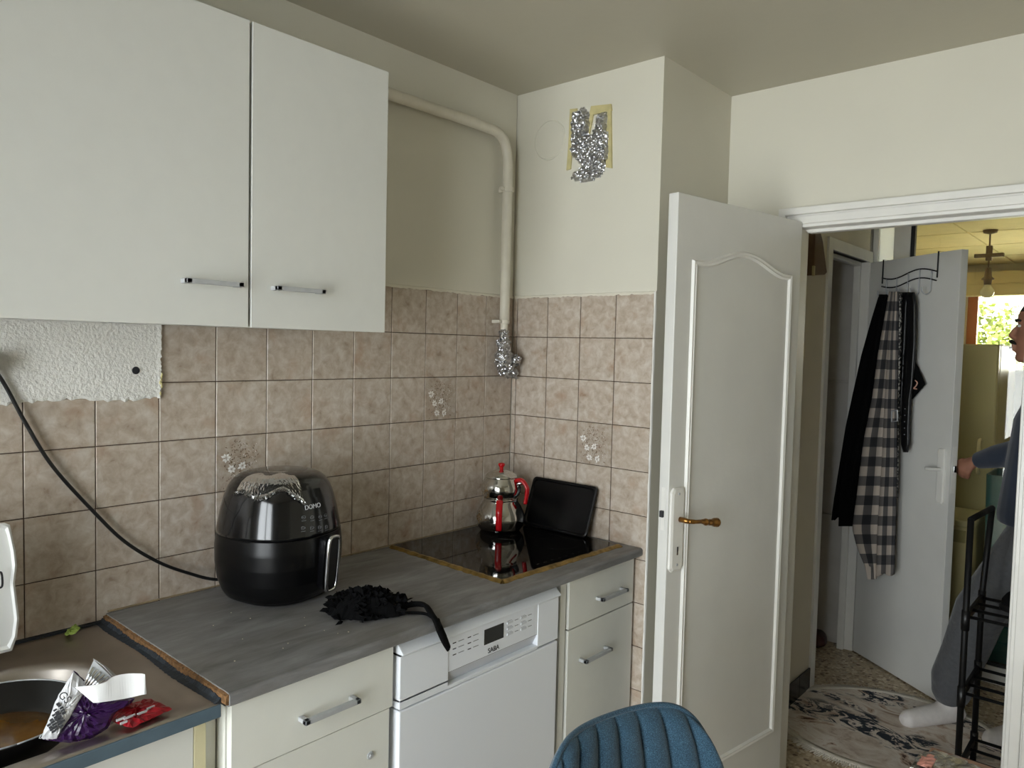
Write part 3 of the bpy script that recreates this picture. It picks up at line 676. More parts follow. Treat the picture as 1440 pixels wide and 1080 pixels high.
obj('steel_top', mb, 'steel', sk, smooth=True)
box('front_edge', (.588, -2.305, SZ-.026), (.593, -1.484, SZ-.001), 'fascia', sk, bevel=.0015)
box('back_seal', (.001, -2.3, SZ-.01), (.012, -1.48, SZ+.006), 'darkgap', sk)

# pipe
pp = thing('gas_pipe', 'cream painted pipe bending down the corner, foil wrapped at its end', 'pipe', (.03, -.085, 1.5))
xp = .034; path = bez([(xp, -1.2, 2.352), (xp, -.62, 2.352), (xp, -.22, 2.352), (xp, -.125, 2.335), (xp, -.09, 2.27), (xp, -.0865, 2.15), (xp, -.087, 1.66)], 8)
obj('pipe_run', MB().tube(path, .0185, 14), 'pipe', pp, smooth=True)
obj('lower_pipe', MB().tube([(xp, -.087, 1.70), (xp, -.088, 1.59)], .0145, 14), 'pipe', pp, smooth=True)
mb = MB().tube([(xp, -.0865, 2.142), (xp, -.0865, 2.16)], .023, 14).box((-.004, -.094, 2.144), (xp, -.079, 2.157)).box((xp-.006, -.125, 2.146), (xp+.006, -.065, 2.156))
obj('clamp', mb, 'pipe', pp, bevel=.001)
mb = MB().tube([(xp, -.087, 1.655), (xp, -.087, 1.668)], .019, 14).box((-.0, -.12, 1.656), (xp, -.105, 1.668)).box((xp-.005, -.122, 1.657), (xp+.005, -.062, 1.667))
obj('clamp', mb, 'pipe', pp, bevel=.001)
def crinkle(mb, amp, seed):
    r = np.random.RandomState(seed); mb.v = [tuple(np.array(q)+r.randn(3)*amp) for q in mb.v]; return mb
mb = MB().tube(bez([(xp, -.088, 1.63), (xp+.003, -.09, 1.59), (xp+.006, -.093, 1.54), (xp+.006, -.088, 1.50), (xp+.008, -.06, 1.475), (xp+.01, -.028, 1.465)], 6), [.016]*6+[.024]*6+[.032]*6+[.034]*4+[.026]*4+[.018]*5, 18)
mb.ell((xp+.03, -.052, 1.518), (.022, .026, .02), 12, 8)
obj('foil_wrap', crinkle(mb, .0028, 3), 'foil', pp)

# foil patch with tape on the chase
fp = thing('foil_duct_patch', 'crumpled silver foil duct patch taped high on the chase', 'foil patch', (.33, 0, 2.3))
def V(x, y, d=0): return PY(x, y, .004-d)
fl = [V(807, 160), V(822, 152), V(830, 160), V(829, 190), V(836, 190), V(841, 160), V(856, 158), V(857, 190), V(856, 225), V(848, 246), V(832, 255), V(812, 256), V(804, 250), V(808, 243), V(822, 236), V(806, 220), V(806, 190)]
def crumple_sheet(poly, n, d, amp, seed, step=.011):
    """crumpled sheet over any outline: a grid of cells inside the polygon, closed at its border"""
    P = [np.array(q) for q in poly]; n = np.array(n, float); n /= np.linalg.norm(n); c = sum(P)/len(P)
    e1 = np.cross([0, 0, 1.] if abs(n[2]) < .9 else [0, 1., 0], n); e1 /= np.linalg.norm(e1); e2 = np.cross(n, e1)
    U = [((q-c)@e1, (q-c)@e2) for q in P]
    def inside(x, y):
        k = False; j = len(U)-1
        for i in range(len(U)):
            if (U[i][1] > y) != (U[j][1] > y) and x < (U[j][0]-U[i][0])*(y-U[i][1])/(U[j][1]-U[i][1])+U[i][0]: k = not k
            j = i
        return k
    r = np.random.RandomState(seed); x0, x1 = min(q[0] for q in U), max(q[0] for q in U); y0, y1 = min(q[1] for q in U), max(q[1] for q in U)
    nx, ny = int((x1-x0)/step)+1, int((y1-y0)/step)+1
    cell = {(i, j) for i in range(nx) for j in range(ny) if inside(x0+(i+.5)*step, y0+(j+.5)*step)}
    mb = MB(); idx = {}
    def vid(i, j, s):
        if (i, j, s) not in idx:
            edge = any((i+a, j+b) not in cell for a in (0, -1) for b in (0, -1))
            h = 0 if s == 0 else (d*.3 if edge else d+r.randn()*amp)
            jx, jy = r.randn(2)*step*.18 if s else (0, 0)
            q = c+e1*(x0+i*step+jx)+e2*(y0+j*step+jy)+n*h
            if s == 1 and edge: idx[(i, j, 'j')] = 1
            mb.v.append(tuple(q)); idx[(i, j, s)] = len(mb.v)-1
        return idx[(i, j, s)]
    for (i, j) in sorted(cell):
        mb.f.append((vid(i, j, 1), vid(i+1, j, 1), vid(i+1, j+1, 1), vid(i, j+1, 1)))
        mb.f.append((vid(i, j, 0), vid(i, j+1, 0), vid(i+1, j+1, 0), vid(i+1, j, 0)))
        for (di, dj, a, b) in ((-1, 0, (i, j), (i, j+1)), (1, 0, (i+1, j+1), (i+1, j)), (0, -1, (i+1, j), (i, j)), (0, 1, (i, j+1), (i+1, j+1))):
            if (i+di, j+dj) not in cell: mb.f.append((vid(*a, 1), vid(*b, 1), vid(*b, 0), vid(*a, 0)))
    return mb
obj('foil', crumple_sheet(fl, (0, -1, 0), .02, .004, 5, .0085), 'foil', fp)
for pts in ([(803, 154), (813, 153), (808, 185), (804, 238), (798, 240), (801, 200)], [(833, 150), (861, 147), (862, 156), (836, 162), (829, 196), (824, 192)], [(855, 150), (861, 148), (862, 237), (854, 236)]):
    toff = .006+.0013*len(fp.children); obj('tape', MB().prism([V(x, y, -.002) for x, y in pts], (0, -toff, 0)), 'tape', fp)

# ================================================================== THINGS ON THE WORKTOP
# hob
hb = thing('induction_hob', 'black glass induction hob with gold tape round its edge', 'hob', (.28, -.32, .9))
hA = math.radians(-1.6); hM = Matrix.Translation((.278, -.318, .9)) @ Matrix.Rotation(hA, 4, 'Z')
obj('glass_plate', MB().box((-.252, -.288, .001), (.252, .288, .0065), hM), 'glass_black', hb, bevel=.001)
rnd = random.Random(11)
def tape_run(pts, n):
    rings = []
    for i in range(n+1):
        t = i/n*(len(pts)-1); k = min(int(t), len(pts)-2); f = t-k
        p = [pts[k][j]*(1-f)+pts[k+1][j]*f for j in range(2)]; o = [pts[k][j+2]*(1-f)+pts[k+1][j+2]*f for j in range(2)]
        w = .013+rnd.uniform(-.003, .003); h = .006+rnd.uniform(0, .002)
        rings.append([hM @ Vector((p[0]-o[0]*.003, p[1]-o[1]*.003, h+.0005)), hM @ Vector((p[0]+o[0]*.004, p[1]+o[1]*.004, h)), hM @ Vector((p[0]+o[0]*w, p[1]+o[1]*w, .0012)), hM @ Vector((p[0]+o[0]*w, p[1]+o[1]*w, .0)), hM @ Vector((p[0]-o[0]*.003, p[1]-o[1]*.003, .0))])
    return MB().loft(rings)
obj('foil_tape', tape_run([(-.25, -.288, 0, -1), (.252, -.288, .4, -1), (.252, -.286, 1, -.4), (.252, .288, 1, 0)], 110), 'gold', hb)
zn = MB()
for (cx, cy, r) in ((.09, -.13, .09), (.1, .14, .075), (-.1, -.14, .075), (-.11, .13, .1)):
    zn.lathe([(r, .0064), (r, .0066), (r+.0012, .0066), (r+.0012, .0064)], (cx, cy, 0), 48, hM, cap=False)
for k in range(7): zn.box((.215, -.1+k*.034, .0064), (.22, -.088+k*.034, .0068), hM)
o = obj('zone_marks', zn, 'darkmark', hb) if MT.setdefault('darkmark', mat('zone_print', srgb(46, 44, 44), .2, var=0)) else None; o['kind'] = 'stuff'
# double teapot
KX, KY, KZ = .125, -.185, .9067
kt = thing('double_teapot', 'polished steel double-decker teapot with red handles on the hob', 'teapot', (KX, KY, KZ))
obj('lower_pot', MB().lathe([(.001, 0), (.066, 0), (.07, .002), (.083, .02), (.0885, .045), (.086, .06), (.074, .088), (.063, .106), (.0605, .112), (.0625, .115), (.0625, .119), (.05, .119)], (KX, KY, KZ), 48), 'polish', kt, smooth=True)
up = obj('upper_pot', MB().lathe([(.05, .117), (.056, .119), (.066, .128), (.0725, .145), (.0725, .158), (.066, .178), (.058, .190), (.057, .194), (.04, .195)], (KX, KY, KZ), 48), 'polish', kt, smooth=True)
ld = obj('lid', MB().lathe([(.001, .193), (.058, .193), (.0585, .196), (.052, .204), (.036, .213), (.012, .219), (.001, .220)], (KX, KY, KZ), 40), 'polish', kt, smooth=True)
obj('knob', MB().lathe([(.007, .218), (.0065, .226), (.010, .232), (.0125, .237), (.011, .242), (.004, .2445), (.0005, .2447)], (KX, KY, KZ), 24), 'red', ld, smooth=True)
def pot_handle(az, r0, z0, z1, r1, wd):
    d = Vector((math.cos(az), math.sin(az), 0)); s = Vector((-d.y, d.x, 0)); c = Vector((KX, KY, KZ))
    pts = [c+d*r0+Vector((0, 0, z0)), c+d*(r0+.022)+Vector((0, 0, z0+.002)), c+d*(r1+.004)+Vector((0, 0, z0*.75+z1*.25)), c+d*(r1+.006)+Vector((0, 0, (z0+z1)/2)), c+d*r1+Vector((0, 0, z1))]
    pts = [Vector(q) for q in bez(pts, 6)]; rings = []
    for i, q in enumerate(pts):
        t = (pts[min(i+1, len(pts)-1)]-pts[max(i-1, 0)]).normalized(); nn = t.cross(s); k = 1-.12*(i/(len(pts)-1))
        rings.append([q+s*wd*k*math.cos(a)+nn*.007*math.sin(a) for a in [2*PI*j/12 for j in range(12)]])
    return MB().loft(rings)
vaz = math.atan2(CAM[1]-KY, CAM[0]-KX)
obj('handle', pot_handle(vaz-.05, .058, .115, .022, .100, .0125), 'red', kt, smooth=True)
obj('handle', pot_handle(vaz+1.15, .058, .186, .105, .096, .0125), 'red', kt, smooth=True)
obj('handle_bracket', MB().tube([(KX+.055*math.cos(vaz+1.15), KY+.055*math.sin(vaz+1.15), KZ+.172), (KX+.085*math.cos(vaz+1.15), KY+.085*math.sin(vaz+1.15), KZ+.178)], .007, 10), 'chrome', kt, smooth=True)
for (z, r, zs) in ((.15, .058, .135), (.06, .08, .05)):
    a = vaz-2.7; d = Vector((math.cos(a), math.sin(a), 0)); c = Vector((KX, KY, KZ))
    obj('spout', MB().tube([c+d*r+Vector((0, 0, zs)), c+d*(r+.022)+Vector((0, 0, zs+.02)), c+d*(r+.034)+Vector((0, 0, zs+.045))], [.013, .009, .006], 12), 'polish', kt, smooth=True)
MT['motif'] = mat('gold_brown_transfer', srgb(122, 92, 52), .3, .5, var=.3, vscale=90)
for zc, rr_, aa in ((.15, .0728, -.85), (.048, .0888, -1.1)):
    mb = MB(); rnd = random.Random(int(zc*1000))
    for k in range(26):
        a = vaz+aa+rnd.gauss(0, .16); z = zc+rnd.gauss(0, .011); r = rr_-.00115*abs(z-zc)/.004; p = Vector((KX+r*math.cos(a), KY+r*math.sin(a), KZ+z))
        mb.ell(p, (.0022, .0022, rnd.uniform(.002, .0045)), 8, 6)
    obj('flower_transfer', mb, 'motif', kt, smooth=True)['kind'] = 'stuff'
# black tray leaning in the corner
tb = thing('baking_tray', 'black rounded rectangular tray leaning against the tiled chase behind the teapot', 'tray', (.28, -.05, .9067))
def tray_pt(s, t, d): return (.128+s*.29+.012*t, -.058+.047*t-d, .9072+.176*t+d*.25)
def rrect2(ins, r, n=6):
    out = []
    w, h = .29, .182
    for (cx, cy, a0) in ((w-ins-r, h-ins-r, 0), (ins+r, h-ins-r, PI/2), (ins+r, ins+r, PI), (w-ins-r, ins+r, 1.5*PI)):
        for k in range(n+1): a = a0+PI/2*k/n; out.append(((cx+r*math.cos(a))/w, (cy+r*math.sin(a))/h))
    return out
R = [[tray_pt(s, t, d) for s, t in rrect2(i, .016)] for i, d in ((.004, -.002), (0, .0), (0, .008), (.003, .010), (.008, .010), (.012, .0045))]
obj('tray_body', MB().loft(R), 'satin', tb, smooth=False)
# air fryer
AX, AY, AZ = .1635, -1.102, .9005; FR = math.radians(14)
af = thing('air_fryer', 'glossy black egg-shaped air fryer with chrome handle and torn film', 'air fryer', (AX, AY, AZ))
AP = [(0, .118), (.008, .127), (.03, .141), (.06, .1505), (.10, .156), (.14, .1565), (.19, .151), (.235, .143), (.27, .134), (.295, .124), (.312, .112), (.323, .097), (.330, .07), (.333, .03)]
AZs = np.array([q[0] for q in AP]); ARs = np.array([q[1] for q in AP])
def arad(z): return float(np.interp(z, AZs, ARs))
def AS(az, z, off=0, k=None):
    r = (arad(z) if k is None else k)+off; c, s = abs(math.cos(az-FR)), abs(math.sin(az-FR)); e = 2.35
    r = r*(c**e+s**e)**(-1/e)/1.02; return Vector((AX+r*math.cos(az), AY+r*math.sin(az), AZ+z))
def band(z0, z1, a0, a1, off0, nz=14, na=40, th=.004):
    mb = MB(); R = []
    for i in range(nz+1):
        z = z0+(z1-z0)*i/nz; R.append([AS(a0+(a1-a0)*j/na, z, off0) for j in range(na+1)]+[AS(a1+(a0-a1)*j/na, z, off0-th) for j in range(na+1)])
    return mb.loft(R)
SEAM = .176
zz = np.concatenate([np.linspace(SEAM, .32, 22), [.3245, .328, .331, .333]])
R = [[AS(2*PI*j/72, SEAM, -.006) for j in range(72)]]+[[AS(2*PI*j/72, z) for j in range(72)] for z in zz]
obj('upper_body', MB().loft(R), 'gloss', af, smooth=True)
R = [[AS(2*PI*j/72, z, -.0005) for j in range(72)] for z in np.linspace(.012, SEAM-.0015, 26)]+[[AS(2*PI*j/72, SEAM-.0015, -.008) for j in range(72)]]
obj('lower_body', MB().loft(R), 'satin', af, smooth=True)
obj('basket_front', band(.018, SEAM-.002, FR-1.25, FR+1.25, .0005, 30, 120), 'satin', af)
R = [[AS(2*PI*j/60, 0, -.012) for j in range(60)], [AS(2*PI*j/60, .013, -.006, arad(.013)) for j in range(60)]]
obj('foot_ring', MB().loft(R), 'black', af, smooth=True)
obj('control_panel', band(.186, .300, FR-.62, FR+.62, .0003, 16, 60, .003), 'gloss', af)
def proj(P):
    q = RM.T @ (np.array(P)-CAM); return np.array([720+FPX*q[0]/-q[2], 540-FPX*q[1]/-q[2]])
def hit(px, py):
    best = None
    for a in np.linspace(-2.2, 1.6, 160):
        n_ = Vector((math.cos(a), math.sin(a), 0)); p = AS(a, .2)
        if n_.dot(Vector(CAM)-p) < .12: continue
        for z in np.linspace(.0, .325, 90):
            p = AS(a, z); e = np.linalg.norm(proj(p)-(px, py))
            if best is None or e < best[0]: best = (e, a, z)
    return best[1], best[2]
def AF(px, py, off=.0012):
    a, z = hit(px, py); p = AS(a, z, off); t = (AS(a+.02, z)-AS(a-.02, z)).normalized(); u = (AS(a, z+.006)-AS(a, z-.006)).normalized(); n_ = t.cross(u); return p, t, u, n_
cp_ = [c for c in af.children if c.name.startswith('control_panel')][0]
p, t, u, n_ = AF(439, 713, .0022); text('logo', 'DOMO', .0165, frame(p, t, u, n_), 'lightink', cp_)
for i, px in enumerate((426, 438.5, 449, 457.5)):
    for j, dy in enumerate((728, 743)):
        p, t, u, n_ = AF(px, dy-i*1.0, .0016); mb = MB(); M_ = frame(p, t, u, n_); k = i*2+j
        ang = [2*PI*q/14 for q in range(15)]
        if k % 2 == 0: pts = [(.0055*math.cos(a), .0038*math.sin(a), 0) for a in ang]
        else: pts = [(.005*math.cos(a)*(1+.3*math.cos(3*a)), .004*math.sin(a), 0) for a in ang]
        mb.tube([M_ @ Vector(q) for q in pts], .0005, 5); mb.tube([M_ @ Vector((-.003, .001, 0)), M_ @ Vector((.003, -.001, 0))], .0005, 5)
        mb.box((-.006, -.0088, -.0002), (.006, -.0078, .0004), M_); o = obj('icon', mb, 'dimink', cp_); o['kind'] = 'stuff'
# handle: chrome loop round a black grip at the front
def AH(s, z, off): return AS(FR+s, z, off)
hn = MB(); gr = MB(); hz0, hz1 = .034, .180
pts = []
for k in range(40):
    a = 2*PI*k/40; sx = math.copysign(abs(math.cos(a))**.45, math.cos(a)); sz = math.copysign(abs(math.sin(a))**.45, math.sin(a)); pts.append((sx, sz))
def hp_(sx, sz, w, off): z = (hz0+hz1)/2+(hz1-hz0)/2*sz; return AS(FR, z, off, .152+.006*sz)+Vector((-math.sin(FR), math.cos(FR), 0))*(w*sx)
hdl = obj('handle', MB().loft([[hp_(sx*.9, sz*.93, .021, .0) for sx, sz in pts], [hp_(sx*.9, sz*.93, .021, .030) for sx, sz in pts], [hp_(sx*.8, sz*.90, .021, .035) for sx, sz in pts]]), 'gloss', af)
obj('chrome_trim', MB().loft([[hp_(sx*.90, sz*.93, .021, .024) for sx, sz in pts], [hp_(sx, sz, .022, .024) for sx, sz in pts], [hp_(sx, sz, .022, .038) for sx, sz in pts], [hp_(sx*.84, sz*.92, .021, .038) for sx, sz in pts], [hp_(sx*.84, sz*.92, .021, .030) for sx, sz in pts], [hp_(sx*.90, sz*.93, .021, .024) for sx, sz in pts]], cap=False), 'chrome', hdl, smooth=True)
# torn protective film on the top
rs = np.random.RandomState(8); mb = MB(); R = []
a0, a1 = FR-1.75, FR-.36; NA = 70
for i in range(12):
    f = i/11; R.append([])
    for j in range(NA+1):
        s = j/NA; a = a0+(a1-a0)*s; zlow = .290+.012*math.sin(s*9+1)-.018*max(0, .3-s)*3-.022*max(0, s-.72)*3.5; z = .332-(.332-zlow)*f
        R[-1].append(AS(a, z, .0015+rs.rand()*.0012+(.006*rs.rand() if i > 9 else 0)))
mb.loft(R, closed=False); obj('protective_film', mb, 'clear', af, recalc=False)
cr = MB(); edge = [R[-1][j]+Vector(rs.randn(3)*.0012) for j in range(0, NA+1)]
cr.tube(edge, [.0022+.003*rs.rand() for _ in edge], 6); obj('film_edge', crinkle(cr, .0014, 9), 'cleared', af)
cord = [PX(-25, 500, .02), PX(3, 535, .014), PX(36, 595, .012), PX(75, 657, .012), PX(134, 722, .014), PX(176, 762, .016), PX(222, 790, .02), PX(265, 806, .025), PX(305, 815, .04), (.07, -1.13, .93)]
obj('power_cord', MB().tube(bez(cord, 8), .0042, 10), 'black', af, smooth=True)
q = PX(-18, 508, .0); obj('plug', MB().box((.006, q[1]-.02, q[2]-.022), (.045, q[1]+.012, q[2]+.022)), 'black', af, bevel=.006)
# ruffled black hair accessory with ribbon
rs = np.random.RandomState(21); c0 = PZ(516, 862, .9)
sc_ = thing('ruffled_cloth', 'black ruffled chiffon piece lying on the worktop beside the air fryer', 'cloth', (c0[0], c0[1], .9))
ax = np.array([.62, .78, 0]); ay = np.array([-.78, .62, 0])
out = [c0+ax*(.098*math.cos(a)*(1+.06*math.sin(5*a)))+ay*(.062*math.sin(a)*(1+.08*math.sin(7*a))) for a in [2*PI*k/40 for k in range(40)]]
body = obj('ruffle_base', pillow([q+np.array([0, 0, .004]) for q in out], (0, 0, 1), .052, .003, 8, .0022, 4, 60), 'blackcloth', sc_)
body.location.z = 0
mb = MB()
for k in range(46):
    f = math.sqrt(rs.rand()); a = rs.rand()*2*PI; p = c0+ax*.092*f*math.cos(a)+ay*.058*f*math.sin(a); h = .052*math.sqrt(max(0, 1-f*f))+.004
    d = rs.rand()*PI; t = Vector((math.cos(d), math.sin(d), 0)); nn = Vector((-t.y, t.x, 0)); A, B = [], []
    for i in range(13):
        s = (i-6)/6*.032; wv = .006*math.sin(i*1.7+k); b = Vector((p[0], p[1], .9+max(h-.008, .002)))+t*s+nn*wv*.4
        A.append(b); B.append(b+Vector((0, 0, .014+rs.rand()*.008-.016*abs(i-6)/6))+nn*(wv+.010*(rs.rand()-.5))+Vector((p[0]-c0[0], p[1]-c0[1], 0))*.14)
    mb.strip(A, B, nn*.0007)
obj('frills', mb, 'blackcloth', sc_)['kind'] = 'stuff'
rib = [PZ(560, 858, .906), PZ(578, 850, .914), PZ(597, 851, .918), PZ(607, 864, .912), PZ(614, 874, .906), (.613, *PX(617, 882, .613)[1:]), (.618, *PX(622, 893, .618)[1:]), (.616, *PX(627, 904, .616)[1:]), (.6145, *PX(631, 912, .6145)[1:])]
obj('ribbon', MB().tube(bez(rib, 7), [.0135-.004*max(0, (i-44)/12) for i in range(57)], 10, .45), 'blackcloth', sc_, smooth=True)
rib2 = [PZ(552, 866, .904), PZ(575, 862, .904), PZ(597, 863, .904), PZ(608, 869, .905)]
obj('ribbon', MB().tube(bez(rib2, 7), .007, 8, .45), 'blackcloth', sc_, smooth=True)
# crumbs
rnd = random.Random(4); mb = MB()
for x, y in ((428, 869), (456, 887), (475, 891), (490, 889), (325, 862), (429, 880), (341, 899), (405, 905), (352, 870), (398, 912), (300, 880), (330, 930)):
    q = PZ(x, y, .9); mb.ell((q[0], q[1], .9008), (rnd.uniform(.001, .0024), rnd.uniform(.001, .002), .001), 6, 4)
tag(obj('crumbs', mb, 'crumb'), 'pale crumbs scattered on the grey worktop', 'crumbs', kind='stuff')

# ================================================================== THINGS ON THE SINK
# frying pan in the bowl
PC = (.303, -1.781); PZ0 = .806
pn = thing('frying_pan', 'greasy black frying pan soaking in the sink bowl', 'pan', (PC[0], PC[1], .80))
prof = [(.001, PZ0), (.105, PZ0), (.122, PZ0+.012), (.146, PZ0+.055), (.149, PZ0+.056), (.150, PZ0+.053), (.128, PZ0+.008), (.110, PZ0-.006), (.001, PZ0-.006)]
obj('pan_body', MB().lathe(prof, (PC[0], PC[1], 0), 56), 'pan', pn, smooth=True)
obj('grease', MB().lathe([(.001, PZ0+.006), (.06, PZ0+.0065), (.112, PZ0+.006), (.116, PZ0+.003), (.1, PZ0-.001)], (PC[0]-.004, PC[1], 0), 48), 'grease', pn, smooth=True)
obj('pan_rim', MB().tube([(PC[0]+.1478*math.cos(a), PC[1]+.1478*math.sin(a), PZ0+.056) for a in [2*PI*k/72 for k in range(73)]], .0016, 6), 'alu', pn, smooth=True)
obj('pan_handle', MB().tube([(PC[0]+.02, PC[1]-.147, PZ0+.045), (PC[0]+.025, PC[1]-.19, PZ0+.075), (PC[0]+.03, PC[1]-.30, PZ0+.105)], [.009, .011, .012], 12, .7), 'black', pn, smooth=True)
# snack bag standing at the front rim
bn = np.array([CAM[0]-.47, CAM[1]+1.66, .25]); bn /= np.linalg.norm(bn); B0 = PZ(110, 1040, SZ)
def BP(x, y, d=0): return onplane(x, y, B0+bn*d, bn)
bag = thing('snack_bag', 'crumpled purple and white snack bag on the sink front', 'snack bag', tuple(B0))
obj('bag_body', pillow([BP(x, y, -.004) for x, y in ((60, 1040), (78, 985), (104, 943), (120, 958), (150, 984), (190, 981), (184, 990), (162, 1002), (152, 1024), (130, 1038), (100, 1045))], bn, .016, .02, 7, .0012, 3, 56), 'purple', bag)
obj('white_panel', pillow([BP(x, y, .006) for x, y in ((58, 1038), (78, 985), (103, 944), (122, 962), (118, 975), (98, 1010), (79, 1040))], bn, .016, .004, 6, .0012, 6, 44), 'bagwhite', bag)
bx_, by_ = (BP(120, 955)-BP(112, 972)), None
def bag_text(name, s, size, x, y, ang, m):
    p = BP(x, y, 0.031); e1 = Vector(BP(x+10*math.cos(ang), y-10*math.sin(ang), 0.031)-p).normalized(); N = Vector(bn); e2 = N.cross(e1); text(name, s, size, frame(p, e1, e2, N), m, bag)
bag_text('lettering', 'GS', .017, 91, 981, -.75, 'ink'); bag_text('lettering', 'EUL', .009, 62, 1037, -.15, 'lightink')
rl = random.Random(8); pm = MB()
for i, (x, y, L) in enumerate(((82, 990, 5), (78, 999, 6), (76, 1006, 6), (72, 1013, 5), (69, 1020, 4))):
    for k in range(L):
        p_ = BP(x+2.0*k, y+3.2*k, .0235); e1 = Vector(BP(x+2.0*k+5, y+3.2*k+8, .0235)-p_).normalized(); e2 = Vector(bn).cross(e1)
        pm.box((-.0022, -.003+rl.random()*.001, -.0012), (.0008+rl.random()*.0012, .002+rl.random()*.002, .0006), frame(p_, e1, e2, Vector(bn)))
obj('small_print', pm, 'ink', bag)['kind'] = 'stuff'
# white card tray end with ribbed silver tray
def CP(x, y, d): return onplane(x, y, B0+bn*d, bn)
ctn = thing('card_sleeve', 'curled white card strip resting on the snack bag', 'packaging', tuple(CP(160, 985, .03)))
top = [(105, 966), (125, 964), (146, 960), (160, 951), (180, 947), (200, 947)]; botm = [(131, 988), (136, 988), (145, 987), (165, 984), (182, 981), (203, 976)]
A = bez([CP(x, y, .034+.006*math.sin(i*1.1)) for i, (x, y) in enumerate(top)], 5); Bq = bez([CP(x, y, .036+.006*math.sin(i*1.1)) for i, (x, y) in enumerate(botm)], 5)
A += [tuple(CP(204-6*k, 948+3*k, .03-.02*k)) for k in (0, 1, 2, 3)]; Bq += [tuple(CP(206-7*k, 976+1*k, .03-.02*k)) for k in (0, 1, 2, 3)]
obj('strip', MB().strip(A, Bq, tuple(bn*.0012)), 'card', ctn)
fr_ = thing('foil_tray', 'small ribbed silver foil tray tucked behind the white card', 'foil tray', tuple(CP(140, 955, .0)))
q4 = [CP(132, 928, .012), CP(157, 952, .012), CP(130, 968, .012), CP(117, 962, .012)]
obj('tray_wall', MB().prism(q4, tuple(bn*-.002)), 'alu', fr_)
for k in range(5):
    f = (k+.5)/5; a = q4[3]*(1-f)+q4[2]*f; b = (q4[0]*.75+q4[3]*.25)*(1-f)+(q4[1]*.9+q4[2]*.1)*f; obj('rib', MB().tube([a+bn*.001, b+bn*.001], .0022, 8), 'chrome', fr_, smooth=True)
obj('tray_rim', MB().strip([CP(131, 927, .012), CP(145, 937, .012), CP(158, 951, .012)], [CP(134, 928, -.03), CP(150, 938, -.03), CP(163, 950, -.03)], (0, 0, .0012)), 'alu', fr_)
# red sachet
rp = [(141, 999), (150, 996), (165, 994), (205, 983), (213, 983), (243, 997), (215, 1009), (185, 1024), (160, 1015)]
sa = thing('sauce_sachet', 'torn red sauce sachet lying on the steel sink edge', 'sachet', tuple(PZ(190, 1005, SZ)))
obj('film', pillow([PZ(x, y, SZ+.010) for x, y in rp], (.25, -.15, 1), .006, .006, 6, .002, 12, 44), 'redfilm', sa)
obj('tab', pillow([PZ(x, y, SZ+.014) for x, y in ((141, 998), (147, 997), (149, 1007), (144, 1008))], (0, 0, 1), .002, .002, 3, .0004, 1, 20), 'bagwhite', sa)
for (x, y, l) in ((170, 1010, .016), (182, 1007, .02), (200, 1001, .018), (212, 994, .014), (174, 1015, .012)):
    p = Vector(PZ(x, y, SZ+.0185)); e1 = (Vector(PZ(x+10, y-4, SZ+.0185))-p).normalized(); obj('print_line', MB().box((-l/2, -.0014, -.003), (l/2, .0014, .0005), frame(p, e1, Vector((0, 0, 1)).cross(e1), (0, 0, 1))), 'lightink', sa)['kind'] = 'stuff'
q = PZ(102, 891, SZ+.004)
lf = tag(obj('vegetable_scrap', pillow([q+np.array(v) for v in ((-.012, -.012, .0), (.004, -.016, 0), (.016, .0, .004), (.01, .014, .012), (-.002, .008, .02), (-.012, .006, .014))], (.5, -.6, .6), .007, .003, 5, .0012, 5, 30), 'leaf'), 'scrap of pale green vegetable at the back of the sink', 'food scrap')
# white tray standing against the tiles
wt = thing('plastic_tray', 'wavy-edged white plastic tray standing on the sink against the tiles', 'tray', (.03, -1.85, SZ))
def WP(x, y, d=0): return onplane(x, y, (.045+d, 0, 0), np.array([1., 0, -.06]))
edge = [(5, 918), (17, 915), (24, 895), (27, 870), (24, 845), (21, 820), (24, 795), (22, 775), (17, 752), (14, 738), (6, 735)]
R = []
for d, sh in ((-.006, 0), (.008, 0), (.010, 3), (.002, 7), (.002, 8)):
    ring = [WP(x-sh, y+(-sh if y > 900 else sh if y < 745 else 0), d) for x, y in edge]; top_ = ring[-1].copy(); bt = ring[0].copy(); ring += [top_+np.array([0, -.28, 0]), bt+np.array([0, -.28, 0])]; R.append(ring)
obj('tray_body', MB().loft(R), 'white', wt, bevel=.001)
obj('clip', MB().tube(bez([WP(-4, 806, .012), WP(2, 806, .014), WP(3, 824, .014), WP(-4, 827, .012)], 5), .0022, 8), 'black', wt, smooth=True)

# ================================================================== CHAIR AND TABLE
CHX, CHY = 1.14, -.90; ca = math.radians(-15)
ch = thing('dining_chair', 'blue tweed dining chair with channel-stitched curved back', 'chair', (CHX, CHY, 0))
CM = Matrix.Translation((CHX, CHY, 0)) @ Matrix.Rotation(ca, 4, 'Z')       # local +x = facing direction
NCH = 8; RB = .34
def back_pt(s, t, off):
    # s in -1..1 across, t in 0..1 up
    hw = .207+.045*math.sin(PI*min(t*.75+.1, 1)); y = s*hw*(1-.05*max(0, t-.8)*5)
    x = .10*abs(s)**2.2*(1-.35*t)-.06*t; z = .44+t*.372-.085*abs(s)**6*t
    return Vector((x+off, y, z))
def back_surf(front):
    R = []
    for i in range(31):
        t = i/30; row = []
        for j in range(97):
            s = -1+2*j/96; chn = abs(math.sin((s+1)/2*NCH*PI)); e = min(1, (1-abs(s))*9); et = min(1, (1-t)*9)
            th = math.sqrt(max(0, e*(2-e)))*math.sqrt(max(0, et*(2-et)))
            off = (.012+.014*chn**.6)*th if front else -.022*th
            row.append(CM @ back_pt(s, t, off))
        R.append(row)
    return R
Rf, Rb = back_surf(True), back_surf(False)
mb = MB().loft(Rf, closed=False); mb.loft(Rb, closed=False)
obj('backrest', mb, 'tweed', ch, smooth=True)
